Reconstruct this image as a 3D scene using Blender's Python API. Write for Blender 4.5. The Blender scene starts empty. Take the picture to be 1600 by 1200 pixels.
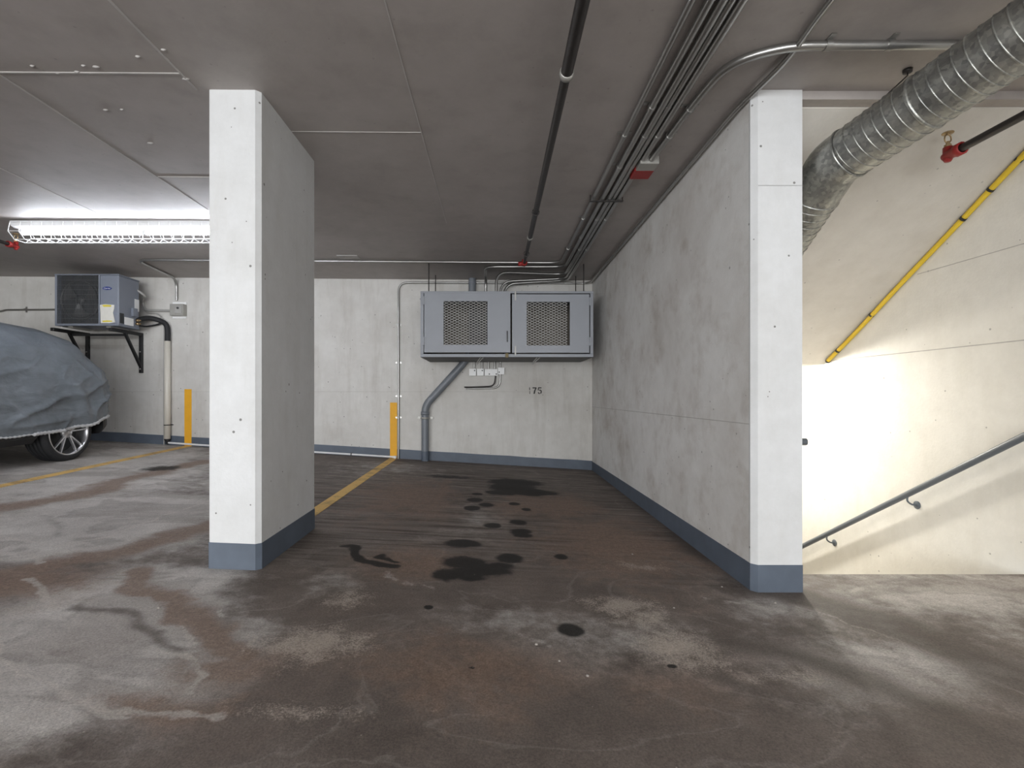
import bpy, math, random
import numpy as np
from mathutils import Vector, Matrix, noise as mnoise

random.seed(7)
S = bpy.context.scene
COL = S.collection

# ---------------------------------------------------------------- camera
F = 760.0            # focal length in pixels of the 1600 px frame
VX, VY = 773.0, 619.0
H = 1.05             # eye height
cd = bpy.data.cameras.new('camera')
cd.sensor_fit = 'HORIZONTAL'; cd.sensor_width = 36.0
cd.lens = F / 1600 * 36.0
cd.shift_x = (800 - VX) / 1600
cd.shift_y = (VY - 600) / 1600
cd.clip_start = 0.02; cd.clip_end = 100
cam = bpy.data.objects.new('camera', cd); COL.objects.link(cam)
cam.location = (0, 0, H); cam.rotation_euler = (math.pi / 2, 0, 0)
S.camera = cam

# ---------------------------------------------------------------- light
w = bpy.data.worlds.new('world'); S.world = w; w.use_nodes = True
bg = w.node_tree.nodes['Background']
bg.inputs['Color'].default_value = (0.86, 0.93, 1.0, 1); bg.inputs['Strength'].default_value = 1.0
S.view_settings.view_transform = 'Standard'; S.view_settings.look = 'None'
S.view_settings.gamma = 1.0; S.view_settings.use_curve_mapping = False
S.view_settings.exposure = 0.15

def area(name, loc, rot, sx, sy, power, col):
    l = bpy.data.lights.new(name, 'AREA'); l.shape = 'RECTANGLE'; l.size = sx; l.size_y = sy
    l.energy = power; l.color = col
    o = bpy.data.objects.new(name, l); COL.objects.link(o); o.location = loc; o.rotation_euler = rot
    return o
# daylight entering through the open vehicle door behind the camera
area('daylight_door', (-2.6, -5.7, 1.3), (math.pi / 2, 0, 0), 11.0, 2.3, 620, (0.97, 0.985, 1.0))

D = 6.84             # back wall distance
XW = 1.37            # stall's right wall
XR = 3.13            # stairwell right wall
def P(x, y, Y): return Vector(((x - VX) * Y / F, Y, H - (y - VY) * Y / F))
def zc(X): return 2.675 + 0.007 * (XW - min(X, XW))
def sl(Y):
    if Y < 2.6: return 0.03 + 0.01 * max(0, min(1, Y / 2.6))
    return 0.04 + 0.02 * (Y - 2.6) / (D - 2.6)
def zf(X, Y): return 0.01 + sl(Y) * max(0.0, XW - X)
def floor_px(x, y):
    Y = 3.0
    for _ in range(25):
        X = (x - VX) * Y / F
        Y = 0.5 * Y + 0.5 * F * (H - zf(X, Y)) / (y - VY)
    return ((x - VX) * Y / F, Y)

# ---------------------------------------------------------------- materials
def new_mat(name):
    m = bpy.data.materials.new(name); m.use_nodes = True
    nt = m.node_tree; b = nt.nodes['Principled BSDF']
    return m, nt, b
def N(nt, t, **kw):
    n = nt.nodes.new(t)
    for k, v in kw.items():
        if k.startswith('i_'):
            key = k[2:]
            key = int(key) if key.isdigit() else key.replace('_', ' ')
            n.inputs[key].default_value = v
        else: setattr(n, k, v)
    return n
def srgb(r, g, b):
    f = lambda c: (c / 255 / 12.92) if c / 255 <= 0.04045 else ((c / 255 + 0.055) / 1.055) ** 2.4
    return (f(r), f(g), f(b), 1)
def simple(name, col, rough=0.5, metal=0.0, var=0.12, scale=14.0, bump=0.0, emit=None, es=0.0):
    m, nt, b = new_mat(name)
    tc = N(nt, 'ShaderNodeTexCoord')
    no = N(nt, 'ShaderNodeTexNoise', i_Scale=scale, i_Detail=5.0)
    nt.links.new(tc.outputs['Object'], no.inputs['Vector'])
    mx = N(nt, 'ShaderNodeMix', data_type='RGBA')
    mx.inputs[6].default_value = tuple(c * (1 - var) for c in col[:3]) + (1,)
    mx.inputs[7].default_value = tuple(min(1, c * (1 + var)) for c in col[:3]) + (1,)
    nt.links.new(no.outputs['Fac'], mx.inputs[0])
    nt.links.new(mx.outputs[2], b.inputs['Base Color'])
    b.inputs['Roughness'].default_value = rough; b.inputs['Metallic'].default_value = metal
    if bump:
        bp = N(nt, 'ShaderNodeBump', i_Strength=bump, i_Distance=0.01)
        nt.links.new(no.outputs['Fac'], bp.inputs['Height']); nt.links.new(bp.outputs[0], b.inputs['Normal'])
    if emit:
        b.inputs['Emission Color'].default_value = emit; b.inputs['Emission Strength'].default_value = es
    return m
def ramp(nt, a, bb, c0=(0, 0, 0, 1), c1=(1, 1, 1, 1)):
    r = N(nt, 'ShaderNodeValToRGB'); r.color_ramp.elements[0].position = a; r.color_ramp.elements[1].position = bb
    r.color_ramp.elements[0].color = c0; r.color_ramp.elements[1].color = c1
    return r
def concrete(name, col, dirt, rough=0.6, pits=0.6, poff=-0.205, dirt_amt=0.55, streak=True, bump=0.25, mottle=0.5):
    """painted cast concrete: soft blotches, vertical streaks, small bug holes"""
    m, nt, b = new_mat(name); L = nt.links.new
    tc = N(nt, 'ShaderNodeTexCoord')
    n1 = N(nt, 'ShaderNodeTexNoise', i_Scale=1.3, i_Detail=6.0, i_Roughness=0.6); L(tc.outputs['Object'], n1.inputs['Vector'])
    mp = N(nt, 'ShaderNodeMapping'); mp.inputs['Scale'].default_value = (5, 5, 0.7) if streak else (3, 3, 3)
    L(tc.outputs['Object'], mp.inputs['Vector'])
    n2 = N(nt, 'ShaderNodeTexNoise', i_Scale=1.6, i_Detail=7.0, i_Roughness=0.62); L(mp.outputs[0], n2.inputs['Vector'])
    r1 = ramp(nt, 0.42, 0.75); L(n1.outputs['Fac'], r1.inputs[0])
    r2 = ramp(nt, 0.5, 0.8); L(n2.outputs['Fac'], r2.inputs[0])
    ad = N(nt, 'ShaderNodeMath', operation='ADD'); L(r1.outputs[0], ad.inputs[0]); L(r2.outputs[0], ad.inputs[1])
    mu = N(nt, 'ShaderNodeMath', operation='MULTIPLY', use_clamp=True); L(ad.outputs[0], mu.inputs[0]); mu.inputs[1].default_value = dirt_amt
    mx = N(nt, 'ShaderNodeMix', data_type='RGBA'); mx.inputs[6].default_value = col; mx.inputs[7].default_value = dirt
    L(mu.outputs[0], mx.inputs[0])
    # bug holes
    vo = N(nt, 'ShaderNodeTexVoronoi', i_Scale=17.0, i_Randomness=1.0); L(tc.outputs['Object'], vo.inputs['Vector'])
    wn = N(nt, 'ShaderNodeTexWhiteNoise', noise_dimensions='3D'); L(vo.outputs['Position'], wn.inputs['Vector'])
    rad = N(nt, 'ShaderNodeMath', operation='MULTIPLY_ADD'); L(wn.outputs['Value'], rad.inputs[0])
    rad.inputs[1].default_value = 0.34; rad.inputs[2].default_value = poff
    lt = N(nt, 'ShaderNodeMath', operation='LESS_THAN'); L(vo.outputs['Distance'], lt.inputs[0]); L(rad.outputs[0], lt.inputs[1])
    pm = N(nt, 'ShaderNodeMath', operation='MULTIPLY'); L(lt.outputs[0], pm.inputs[0]); pm.inputs[1].default_value = pits
    # scuffs and fine mottling of the paint
    n4 = N(nt, 'ShaderNodeTexNoise', i_Scale=7.0, i_Detail=9.0, i_Roughness=0.72); L(tc.outputs['Object'], n4.inputs['Vector'])
    r4 = ramp(nt, 0.3, 0.7, (0.86, 0.855, 0.84, 1), (1.08, 1.08, 1.08, 1)); L(n4.outputs['Fac'], r4.inputs[0])
    mv = N(nt, 'ShaderNodeMix', data_type='RGBA', blend_type='MULTIPLY'); mv.inputs[0].default_value = mottle; L(mx.outputs[2], mv.inputs[6]); L(r4.outputs[0], mv.inputs[7])
    mx2 = N(nt, 'ShaderNodeMix', data_type='RGBA'); L(pm.outputs[0], mx2.inputs[0]); L(mv.outputs[2], mx2.inputs[6])
    mx2.inputs[7].default_value = (0.10, 0.095, 0.085, 1)
    L(mx2.outputs[2], b.inputs['Base Color'])
    n3 = N(nt, 'ShaderNodeTexNoise', i_Scale=55.0, i_Detail=4.0); L(tc.outputs['Object'], n3.inputs['Vector'])
    sb = N(nt, 'ShaderNodeMath', operation='SUBTRACT'); L(n3.outputs['Fac'], sb.inputs[0]); L(pm.outputs[0], sb.inputs[1])
    bp = N(nt, 'ShaderNodeBump', i_Strength=bump, i_Distance=0.004); L(sb.outputs[0], bp.inputs['Height']); L(bp.outputs[0], b.inputs['Normal'])
    rr = N(nt, 'ShaderNodeMath', operation='MULTIPLY_ADD'); L(n1.outputs['Fac'], rr.inputs[0]); rr.inputs[1].default_value = 0.15; rr.inputs[2].default_value = rough - 0.07
    L(rr.outputs[0], b.inputs['Roughness'])
    return m

M = {}
M['wall'] = concrete('painted_concrete_wall', (0.63, 0.615, 0.585, 1), (0.43, 0.40, 0.36, 1), pits=0.75)
M['rwall'] = concrete('soiled_concrete_wall', (0.76, 0.75, 0.73, 1), (0.42, 0.37, 0.32, 1), dirt_amt=0.55, pits=0.6, streak=False)
M['col'] = concrete('white_concrete_column', (0.66, 0.665, 0.665, 1), (0.54, 0.53, 0.505, 1), dirt_amt=0.4, pits=0.8)
M['stairwall'] = concrete('stairwell_concrete', (0.74, 0.72, 0.67, 1), (0.64, 0.61, 0.54, 1), dirt_amt=0.35, pits=0.5)
M['soffit'] = concrete('soffit_concrete', (0.60, 0.57, 0.52, 1), (0.50, 0.46, 0.40, 1), dirt_amt=0.4, pits=0.4, streak=False)
M['ceil'] = concrete('ceiling_concrete', (0.40, 0.365, 0.345, 1), (0.29, 0.262, 0.24, 1), rough=0.54, dirt_amt=0.5, pits=0.25, streak=False, bump=0.12)
M['blue'] = simple('slate_blue_paint', (0.092, 0.113, 0.146, 1), 0.55, var=0.25, scale=9, bump=0.1)
M['yellow'] = simple('yellow_wall_paint', (0.80, 0.40, 0.015, 1), 0.6, var=0.08)
M['seam'] = simple('form_seam_concrete', (0.46, 0.44, 0.42, 1), 0.6, var=0.35, scale=6)
M['joint'] = simple('dark_form_joint', (0.42, 0.40, 0.37, 1), 0.8, var=0.3, scale=8)
M['emt'] = simple('galvanised_conduit', (0.38, 0.375, 0.36, 1), 0.32, 0.9, var=0.2, scale=5)
M['dkpipe'] = simple('dark_steel_pipe', (0.045, 0.040, 0.038, 1), 0.38, 0.5, var=0.3, scale=6)
M['grey_rail'] = simple('grey_painted_rail', (0.105, 0.12, 0.135, 1), 0.4, var=0.1)
M['cab'] = simple('grey_cabinet_paint', (0.30, 0.315, 0.345, 1), 0.45, var=0.06, scale=3)
M['cabdark'] = simple('dark_cabinet_sheet', (0.075, 0.075, 0.075, 1), 0.6)
M['shade_board'] = simple('shade_brown_board', (0.20, 0.178, 0.150, 1), 0.8, var=0.25, scale=4)  # brown stands in for the shade inside the cabinet
M['mesh'] = simple('expanded_metal', (0.42, 0.41, 0.39, 1), 0.5, 0.3)
M['pvc_grey'] = simple('grey_drain_plastic', (0.17, 0.185, 0.205, 1), 0.4, var=0.1)
M['pvc_white'] = simple('white_plastic_pipe', (0.72, 0.68, 0.60, 1), 0.45, var=0.06)
M['rubber'] = simple('black_rubber', (0.018, 0.018, 0.020, 1), 0.7, var=0.2, scale=30, bump=0.2)
M['black'] = simple('black_paint', (0.014, 0.014, 0.015, 1), 0.5)
M['red'] = simple('red_paint', (0.30, 0.018, 0.016, 1), 0.5, var=0.3)
M['brass'] = simple('sprinkler_brass', (0.40, 0.29, 0.16, 1), 0.35, 0.9)
M['padlock'] = simple('tarnished_brass', (0.20, 0.16, 0.08, 1), 0.6, 0.3)
M['white'] = simple('white_enamel', (0.80, 0.80, 0.80, 1), 0.4, var=0.03)
M['box_white'] = simple('white_cover_plate', (0.90, 0.90, 0.89, 1), 0.45, var=0.1, scale=60)
M['screw'] = simple('dark_knockout', (0.06, 0.06, 0.06, 1), 0.6)
M['tube'] = simple('fluorescent_tube', (0.9, 0.9, 0.9, 1), 0.3, emit=(0.86, 0.91, 1.0, 1), es=54.0)
M['tube_dim'] = simple('dim_fluorescent_tube', (0.9, 0.9, 0.9, 1), 0.3, emit=(0.90, 0.93, 1.0, 1), es=32.0)  # dimmer copy of the tube, balancing aisle light against the visible fixture
M['stairlamp'] = simple('stair_lamp_lens', (0.9, 0.9, 0.85, 1), 0.3, emit=(1.0, 0.955, 0.86, 1), es=640.0)
M['ac'] = simple('ac_enamel', (0.215, 0.235, 0.280, 1), 0.4, var=0.04)
M['acdark'] = simple('ac_coil_dark', (0.03, 0.032, 0.034, 1), 0.6)
M['acwire'] = simple('ac_grille_wire', (0.10, 0.103, 0.108, 1), 0.45)
M['fan'] = simple('fan_plastic', (0.06, 0.06, 0.06, 1), 0.4)
M['badge'] = simple('blue_badge', (0.012, 0.03, 0.20, 1), 0.3)
M['paper'] = simple('notice_paper', (0.72, 0.70, 0.64, 1), 0.8, var=0.08, scale=25)
M['paper_y'] = simple('yellow_print', (0.75, 0.62, 0.08, 1), 0.8)
M['ink'] = simple('black_ink', (0.035, 0.035, 0.035, 1), 0.8, var=0.3, scale=60)
M['tin'] = simple('galvanised_box', (0.42, 0.41, 0.38, 1), 0.45, 0.6)
M['chrome'] = simple('alloy_rim', (0.62, 0.62, 0.64, 1), 0.28, 0.9, var=0.08)
M['hemcord'] = simple('elastic_hem', (0.55, 0.55, 0.56, 1), 0.8, var=0.2, scale=30)
M['yhose'] = simple('yellow_hose', (0.66, 0.46, 0.03, 1), 0.45, var=0.1)
M['stairs'] = concrete('stair_concrete', (0.36, 0.34, 0.31, 1), (0.26, 0.24, 0.21, 1), pits=0.3)
M['pebble'] = simple('pale_grit', (0.36, 0.33, 0.30, 1), 0.8, var=0.3)

def galv():
    m, nt, b = new_mat('galvanised_duct'); L = nt.links.new
    tc = N(nt, 'ShaderNodeTexCoord')
    vo = N(nt, 'ShaderNodeTexVoronoi', i_Scale=60.0); L(tc.outputs['Object'], vo.inputs['Vector'])
    no = N(nt, 'ShaderNodeTexNoise', i_Scale=9.0, i_Detail=5.0); L(tc.outputs['Object'], no.inputs['Vector'])
    mx = N(nt, 'ShaderNodeMix', data_type='RGBA', blend_type='MIX'); mx.inputs[0].default_value = 0.35
    L(no.outputs['Fac'], mx.inputs[6]); L(vo.outputs['Color'], mx.inputs[7])
    bw = N(nt, 'ShaderNodeRGBToBW'); L(mx.outputs[2], bw.inputs[0])
    r = ramp(nt, 0.25, 0.75, (0.19, 0.195, 0.19, 1), (0.52, 0.515, 0.47, 1)); L(bw.outputs[0], r.inputs[0])
    L(r.outputs[0], b.inputs['Base Color']); b.inputs['Metallic'].default_value = 0.85
    rr = N(nt, 'ShaderNodeMath', operation='MULTIPLY_ADD'); L(no.outputs['Fac'], rr.inputs[0]); rr.inputs[1].default_value = 0.25; rr.inputs[2].default_value = 0.26
    L(rr.outputs[0], b.inputs['Roughness'])
    return m
M['galv'] = galv()

def cover_mat():
    m, nt, b = new_mat('car_cover_fabric'); L = nt.links.new
    tc = N(nt, 'ShaderNodeTexCoord')
    no = N(nt, 'ShaderNodeTexNoise', i_Scale=3.0, i_Detail=8.0, i_Roughness=0.65); L(tc.outputs['Object'], no.inputs['Vector'])
    r = ramp(nt, 0.3, 0.75, (0.125, 0.143, 0.162, 1), (0.215, 0.242, 0.272, 1)); L(no.outputs['Fac'], r.inputs[0])
    L(r.outputs[0], b.inputs['Base Color']); b.inputs['Roughness'].default_value = 0.42
    mp = N(nt, 'ShaderNodeMapping'); mp.inputs['Scale'].default_value = (0.6, 1.2, 3.0); mp.inputs['Rotation'].default_value = (0.6, 0, 0)
    L(tc.outputs['Object'], mp.inputs['Vector'])
    n2 = N(nt, 'ShaderNodeTexNoise', i_Scale=2.6, i_Detail=4.0, i_Distortion=0.6); L(mp.outputs[0], n2.inputs['Vector'])
    bp = N(nt, 'ShaderNodeBump', i_Strength=0.5, i_Distance=0.05); L(n2.outputs['Fac'], bp.inputs['Height']); L(bp.outputs[0], b.inputs['Normal'])
    return m
M['cover'] = cover_mat()

def floor_mat():
    m, nt, b = new_mat('stained_concrete_floor'); L = nt.links.new
    tc = N(nt, 'ShaderNodeTexCoord')
    at = N(nt, 'ShaderNodeAttribute', attribute_name='stain_a'); sa = N(nt, 'ShaderNodeSeparateColor'); L(at.outputs['Color'], sa.inputs[0])
    a2 = N(nt, 'ShaderNodeAttribute', attribute_name='stain_b'); sb = N(nt, 'ShaderNodeSeparateColor'); L(a2.outputs['Color'], sb.inputs[0])
    def noise(scale, detail=8.0, rough=0.65, stretch=None, dist=0.0):
        n = N(nt, 'ShaderNodeTexNoise', i_Scale=scale, i_Detail=detail, i_Roughness=rough, i_Distortion=dist)
        if stretch:
            mp = N(nt, 'ShaderNodeMapping'); mp.inputs['Scale'].default_value = stretch
            L(tc.outputs['Object'], mp.inputs['Vector']); L(mp.outputs[0], n.inputs['Vector'])
        else: L(tc.outputs['Object'], n.inputs['Vector'])
        return n.outputs['Fac']
    nf = noise(3.2, 10, 0.7); nfine = noise(40, 6, 0.75); ngrit = noise(130, 4, 0.85); nst = noise(2.4, 9, 0.68, (0.55, 9, 1), 0.25); nbig = noise(0.9, 5, 0.6); nedge = noise(11, 9, 0.7)
    nm = N(nt, 'ShaderNodeMix', data_type='FLOAT'); nm.inputs[0].default_value = 0.5; L(nf, nm.inputs[2]); L(nedge, nm.inputs[3]); nmix = nm.outputs[0]
    def thr(maskout, nz, amp, lo, hi):
        s = N(nt, 'ShaderNodeMath', operation='MULTIPLY_ADD'); L(nz, s.inputs[0]); s.inputs[1].default_value = amp
        q = N(nt, 'ShaderNodeMath', operation='SUBTRACT'); L(maskout, q.inputs[0]); q.inputs[1].default_value = amp * 0.5
        L(q.outputs[0], s.inputs[2])
        r = N(nt, 'ShaderNodeMapRange', interpolation_type='SMOOTHSTEP'); L(s.outputs[0], r.inputs['Value'])
        r.inputs['From Min'].default_value = lo; r.inputs['From Max'].default_value = hi
        return r.outputs['Result']
    def mix(fac, a, bcol, k=1.0):
        x = N(nt, 'ShaderNodeMix', data_type='RGBA'); 
        if k != 1.0:
            mm = N(nt, 'ShaderNodeMath', operation='MULTIPLY'); L(fac, mm.inputs[0]); mm.inputs[1].default_value = k; fac = mm.outputs[0]
        L(fac, x.inputs[0])
        if isinstance(a, tuple): x.inputs[6].default_value = a
        else: L(a, x.inputs[6])
        if isinstance(bcol, tuple): x.inputs[7].default_value = bcol
        else: L(bcol, x.inputs[7])
        return x.outputs[2]
    r0 = ramp(nt, 0.3, 0.7, (0.108, 0.088, 0.077, 1), (0.205, 0.173, 0.152, 1)); L(nf, r0.inputs[0])
    rg = ramp(nt, 0.32, 0.68, (0.40, 0.375, 0.355, 1), (0.60, 0.575, 0.55, 1)); L(nf, rg.inputs[0])
    c = mix(thr(sb.outputs['Red'], nmix, 1.1, 0.22, 0.66), r0.outputs[0], rg.outputs[0])           # clean grey areas
    # water marks: thin pale and dark contour lines
    def contour(nz, level, wd):
        q = N(nt, 'ShaderNodeMath', operation='SUBTRACT'); L(nz, q.inputs[0]); q.inputs[1].default_value = level
        a_ = N(nt, 'ShaderNodeMath', operation='ABSOLUTE'); L(q.outputs[0], a_.inputs[0])
        r_ = N(nt, 'ShaderNodeMapRange', interpolation_type='SMOOTHSTEP'); L(a_.outputs[0], r_.inputs['Value'])
        r_.inputs['From Min'].default_value = 0; r_.inputs['From Max'].default_value = wd
        r_.inputs['To Min'].default_value = 1; r_.inputs['To Max'].default_value = 0
        return r_.outputs['Result']
    nflow = noise(1.1, 5, 0.5, (1.0, 1.6, 1), 0.6)
    c = mix(contour(nflow, 0.47, 0.014), c, (0.46, 0.43, 0.40, 1), 0.16)
    c = mix(contour(nflow, 0.55, 0.03), c, (0.11, 0.095, 0.085, 1), 0.25)
    rfl = ramp(nt, 0.52, 0.60); L(nflow, rfl.inputs[0])
    c = mix(rfl.outputs[0], c, (0.17, 0.135, 0.115, 1), 0.35)
    st = ramp(nt, 0.52, 0.66); L(nst, st.inputs[0])
    mst = N(nt, 'ShaderNodeMath', operation='MULTIPLY'); L(st.outputs[0], mst.inputs[0]); L(sb.outputs['Green'], mst.inputs[1])
    c = mix(mst.outputs[0], c, (0.30, 0.265, 0.235, 1), 0.70)                                        # pale trowel streaks
    st2 = ramp(nt, 0.36, 0.49, (1, 1, 1, 1), (0, 0, 0, 1)); L(nst, st2.inputs[0])
    mst2 = N(nt, 'ShaderNodeMath', operation='MULTIPLY'); L(st2.outputs[0], mst2.inputs[0]); L(sb.outputs['Green'], mst2.inputs[1])
    c = mix(mst2.outputs[0], c, (0.060, 0.042, 0.031, 1), 0.85)                                       # dark brown streaks
    rust = ramp(nt, 0.3, 0.7, (0.150, 0.100, 0.074, 1), (0.290, 0.208, 0.160, 1)); L(nfine, rust.inputs[0])
    c = mix(thr(sa.outputs['Red'], nmix, 1.7, 0.22, 0.74), c, rust.outputs[0], 0.85)
    ng = N(nt, 'ShaderNodeMix', data_type='FLOAT'); ng.inputs[0].default_value = 0.5; L(nedge, ng.inputs[2]); L(ngrit, ng.inputs[3])
    c = mix(thr(sb.outputs['Blue'], ng.outputs[0], 2.6, 0.42, 0.90), c, (0.47, 0.41, 0.355, 1), 0.75)          # sandy grit
    c = mix(thr(sa.outputs['Blue'], nedge, 1.5, 0.58, 0.90), c, (0.54, 0.505, 0.47, 1), 0.62)            # efflorescence
    c = mix(thr(at.outputs['Alpha'], nmix, 1.3, 0.30, 0.80), c, (0.098, 0.080, 0.068, 1), 0.78)          # damp streaks
    c = mix(thr(sa.outputs['Green'], nmix, 0.9, 0.36, 0.58), c, (0.016, 0.0145, 0.0135, 1), 0.95)         # oil
    g = ramp(nt, 0.25, 0.75, (0.48, 0.48, 0.48, 1), (1.48, 1.47, 1.45, 1)); L(ngrit, g.inputs[0])
    mm = N(nt, 'ShaderNodeMix', data_type='RGBA', blend_type='MULTIPLY'); mm.inputs[0].default_value = 1.0
    L(c, mm.inputs[6]); L(g.outputs[0], mm.inputs[7])
    # scattered pale grit specks
    vo = N(nt, 'ShaderNodeTexVoronoi', i_Scale=26.0); L(tc.outputs['Object'], vo.inputs['Vector'])
    wn = N(nt, 'ShaderNodeTexWhiteNoise', noise_dimensions='3D'); L(vo.outputs['Position'], wn.inputs['Vector'])
    rad = N(nt, 'ShaderNodeMath', operation='MULTIPLY_ADD'); L(wn.outputs['Value'], rad.inputs[0]); rad.inputs[1].default_value = 0.20; rad.inputs[2].default_value = -0.125
    lt = N(nt, 'ShaderNodeMath', operation='LESS_THAN'); L(vo.outputs['Distance'], lt.inputs[0]); L(rad.outputs[0], lt.inputs[1])
    c = mix(lt.outputs[0], mm.outputs[2], (0.55, 0.50, 0.44, 1), 0.55)
    L(c, b.inputs['Base Color'])
    rr = N(nt, 'ShaderNodeMath', operation='MULTIPLY_ADD'); L(sa.outputs['Green'], rr.inputs[0]); rr.inputs[1].default_value = 0.1; rr.inputs[2].default_value = 0.66
    L(rr.outputs[0], b.inputs['Roughness']); b.inputs['Specular IOR Level'].default_value = 0.3
    ads = N(nt, 'ShaderNodeMath', operation='ADD'); L(ngrit, ads.inputs[0]); L(nfine, ads.inputs[1])
    bp = N(nt, 'ShaderNodeBump', i_Strength=0.35, i_Distance=0.006); L(ads.outputs[0], bp.inputs['Height']); L(bp.outputs[0], b.inputs['Normal'])
    return m
M['floor'] = floor_mat()

def line_mat():
    m, nt, b = new_mat('worn_yellow_line'); L = nt.links.new
    tc = N(nt, 'ShaderNodeTexCoord')
    no = N(nt, 'ShaderNodeTexNoise', i_Scale=5.0, i_Detail=9.0, i_Roughness=0.75); L(tc.outputs['Object'], no.inputs['Vector'])
    r = ramp(nt, 0.33, 0.52, (0.26, 0.165, 0.075, 1), (0.74, 0.48, 0.15, 1)); L(no.outputs['Fac'], r.inputs[0])
    L(r.outputs[0], b.inputs['Base Color']); b.inputs['Roughness'].default_value = 0.7
    return m
M['line'] = line_mat()

# ---------------------------------------------------------------- mesh helpers
class MB:
    def __init__(s): s.v = []; s.f = []; s.sm = []
    def add(s, vs, fs, smooth=False):
        o = len(s.v); s.v += [tuple(v) for v in vs]
        for f in fs: s.f.append(tuple(i + o for i in f)); s.sm.append(smooth)
        return s
    def box(s, x0, x1, y0, y1, z0, z1, mat=None):
        vs = [(x0, y0, z0), (x1, y0, z0), (x1, y1, z0), (x0, y1, z0), (x0, y0, z1), (x1, y0, z1), (x1, y1, z1), (x0, y1, z1)]
        if mat is not None: vs = [mat @ Vector(v) for v in vs]
        return s.add(vs, [(0, 3, 2, 1), (4, 5, 6, 7), (0, 1, 5, 4), (1, 2, 6, 5), (2, 3, 7, 6), (3, 0, 4, 7)])
    def bbox(s, x0, x1, y0, y1, z0, z1, c=0.004):
        """box with chamfered edges (24 corner verts)"""
        vs = []; idx = {}
        X = (x0, x1); Y = (y0, y1); Z = (z0, z1)
        for i in (0, 1):
            for j in (0, 1):
                for k in (0, 1):
                    sx = c if i == 0 else -c; sy = c if j == 0 else -c; sz = c if k == 0 else -c
                    for ax in range(3):
                        p = [X[i] + sx, Y[j] + sy, Z[k] + sz]; p[ax] = (X, Y, Z)[ax][(i, j, k)[ax]]
                        idx[(i, j, k, ax)] = len(vs); vs.append(tuple(p))
        fs = []
        g = lambda i, j, k, a: idx[(i, j, k, a)]
        for i in (0, 1):
            fs.append([g(i, 0, 0, 0), g(i, 1, 0, 0), g(i, 1, 1, 0), g(i, 0, 1, 0)])
            fs.append([g(0, i, 0, 1), g(1, i, 0, 1), g(1, i, 1, 1), g(0, i, 1, 1)])
            fs.append([g(0, 0, i, 2), g(1, 0, i, 2), g(1, 1, i, 2), g(0, 1, i, 2)])
        for i in (0, 1):
            for j in (0, 1):
                fs.append([g(i, j, 0, 0), g(i, j, 1, 0), g(i, j, 1, 1), g(i, j, 0, 1)])
                fs.append([g(i, 0, j, 0), g(i, 1, j, 0), g(i, 1, j, 2), g(i, 0, j, 2)])
                fs.append([g(0, i, j, 1), g(1, i, j, 1), g(1, i, j, 2), g(0, i, j, 2)])
        for i in (0, 1):
            for j in (0, 1):
                for k in (0, 1): fs.append([g(i, j, k, 0), g(i, j, k, 1), g(i, j, k, 2)])
        return s.add(vs, fs)
    def tube(s, pts, r, seg=12, caps=True, smooth=True):
        pts = [Vector(p) for p in pts]; n = len(pts)
        rs = r if isinstance(r, (list, tuple)) else [r] * n
        tang = []
        for i in range(n):
            t = (pts[min(i + 1, n - 1)] - pts[max(i - 1, 0)]); tang.append(t.normalized())
        up = Vector((0, 0, 1)) if abs(tang[0].z) < 0.9 else Vector((1, 0, 0))
        u = tang[0].cross(up).normalized()
        vs = []
        for i in range(n):
            if i:
                a = tang[i - 1].cross(tang[i])
                if a.length > 1e-7:
                    u = Matrix.Rotation(tang[i - 1].angle(tang[i]), 3, a.normalized()) @ u
            u = (u - tang[i] * u.dot(tang[i])).normalized()
            vv = tang[i].cross(u)
            for k in range(seg):
                t = 2 * math.pi * k / seg
                vs.append(pts[i] + (u * math.cos(t) + vv * math.sin(t)) * rs[i])
        fs = []
        for i in range(n - 1):
            for k in range(seg):
                fs.append((i * seg + k, i * seg + (k + 1) % seg, (i + 1) * seg + (k + 1) % seg, (i + 1) * seg + k))
        s.add(vs, fs, smooth)
        if caps:
            s.add(vs[:seg], [tuple(range(seg))[::-1]]); s.add(vs[-seg:], [tuple(range(seg))])
        return s
    def lathe(s, prof, origin, axis, seg=32, smooth=True):
        """prof: list of (distance along axis, radius)"""
        axis = Vector(axis).normalized(); origin = Vector(origin)
        up = Vector((0, 0, 1)) if abs(axis.z) < 0.9 else Vector((1, 0, 0))
        u = axis.cross(up).normalized(); v = axis.cross(u)
        vs = []; fs = []
        for d, r in prof:
            for k in range(seg):
                t = 2 * math.pi * k / seg
                vs.append(origin + axis * d + (u * math.cos(t) + v * math.sin(t)) * r)
        for i in range(len(prof) - 1):
            for k in range(seg):
                fs.append((i * seg + k, i * seg + (k + 1) % seg, (i + 1) * seg + (k + 1) % seg, (i + 1) * seg + k))
        return s.add(vs, fs, smooth)
    def prism(s, poly, z0f, z1f):
        """poly: list of (x,y) ; z0f/z1f functions of (x,y)"""
        n = len(poly)
        vs = [(x, y, z0f(x, y)) for x, y in poly] + [(x, y, z1f(x, y)) for x, y in poly]
        fs = [tuple(range(n))[::-1], tuple(range(n, 2 * n))]
        for i in range(n): fs.append((i, (i + 1) % n, n + (i + 1) % n, n + i))
        return s.add(vs, fs)
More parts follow.
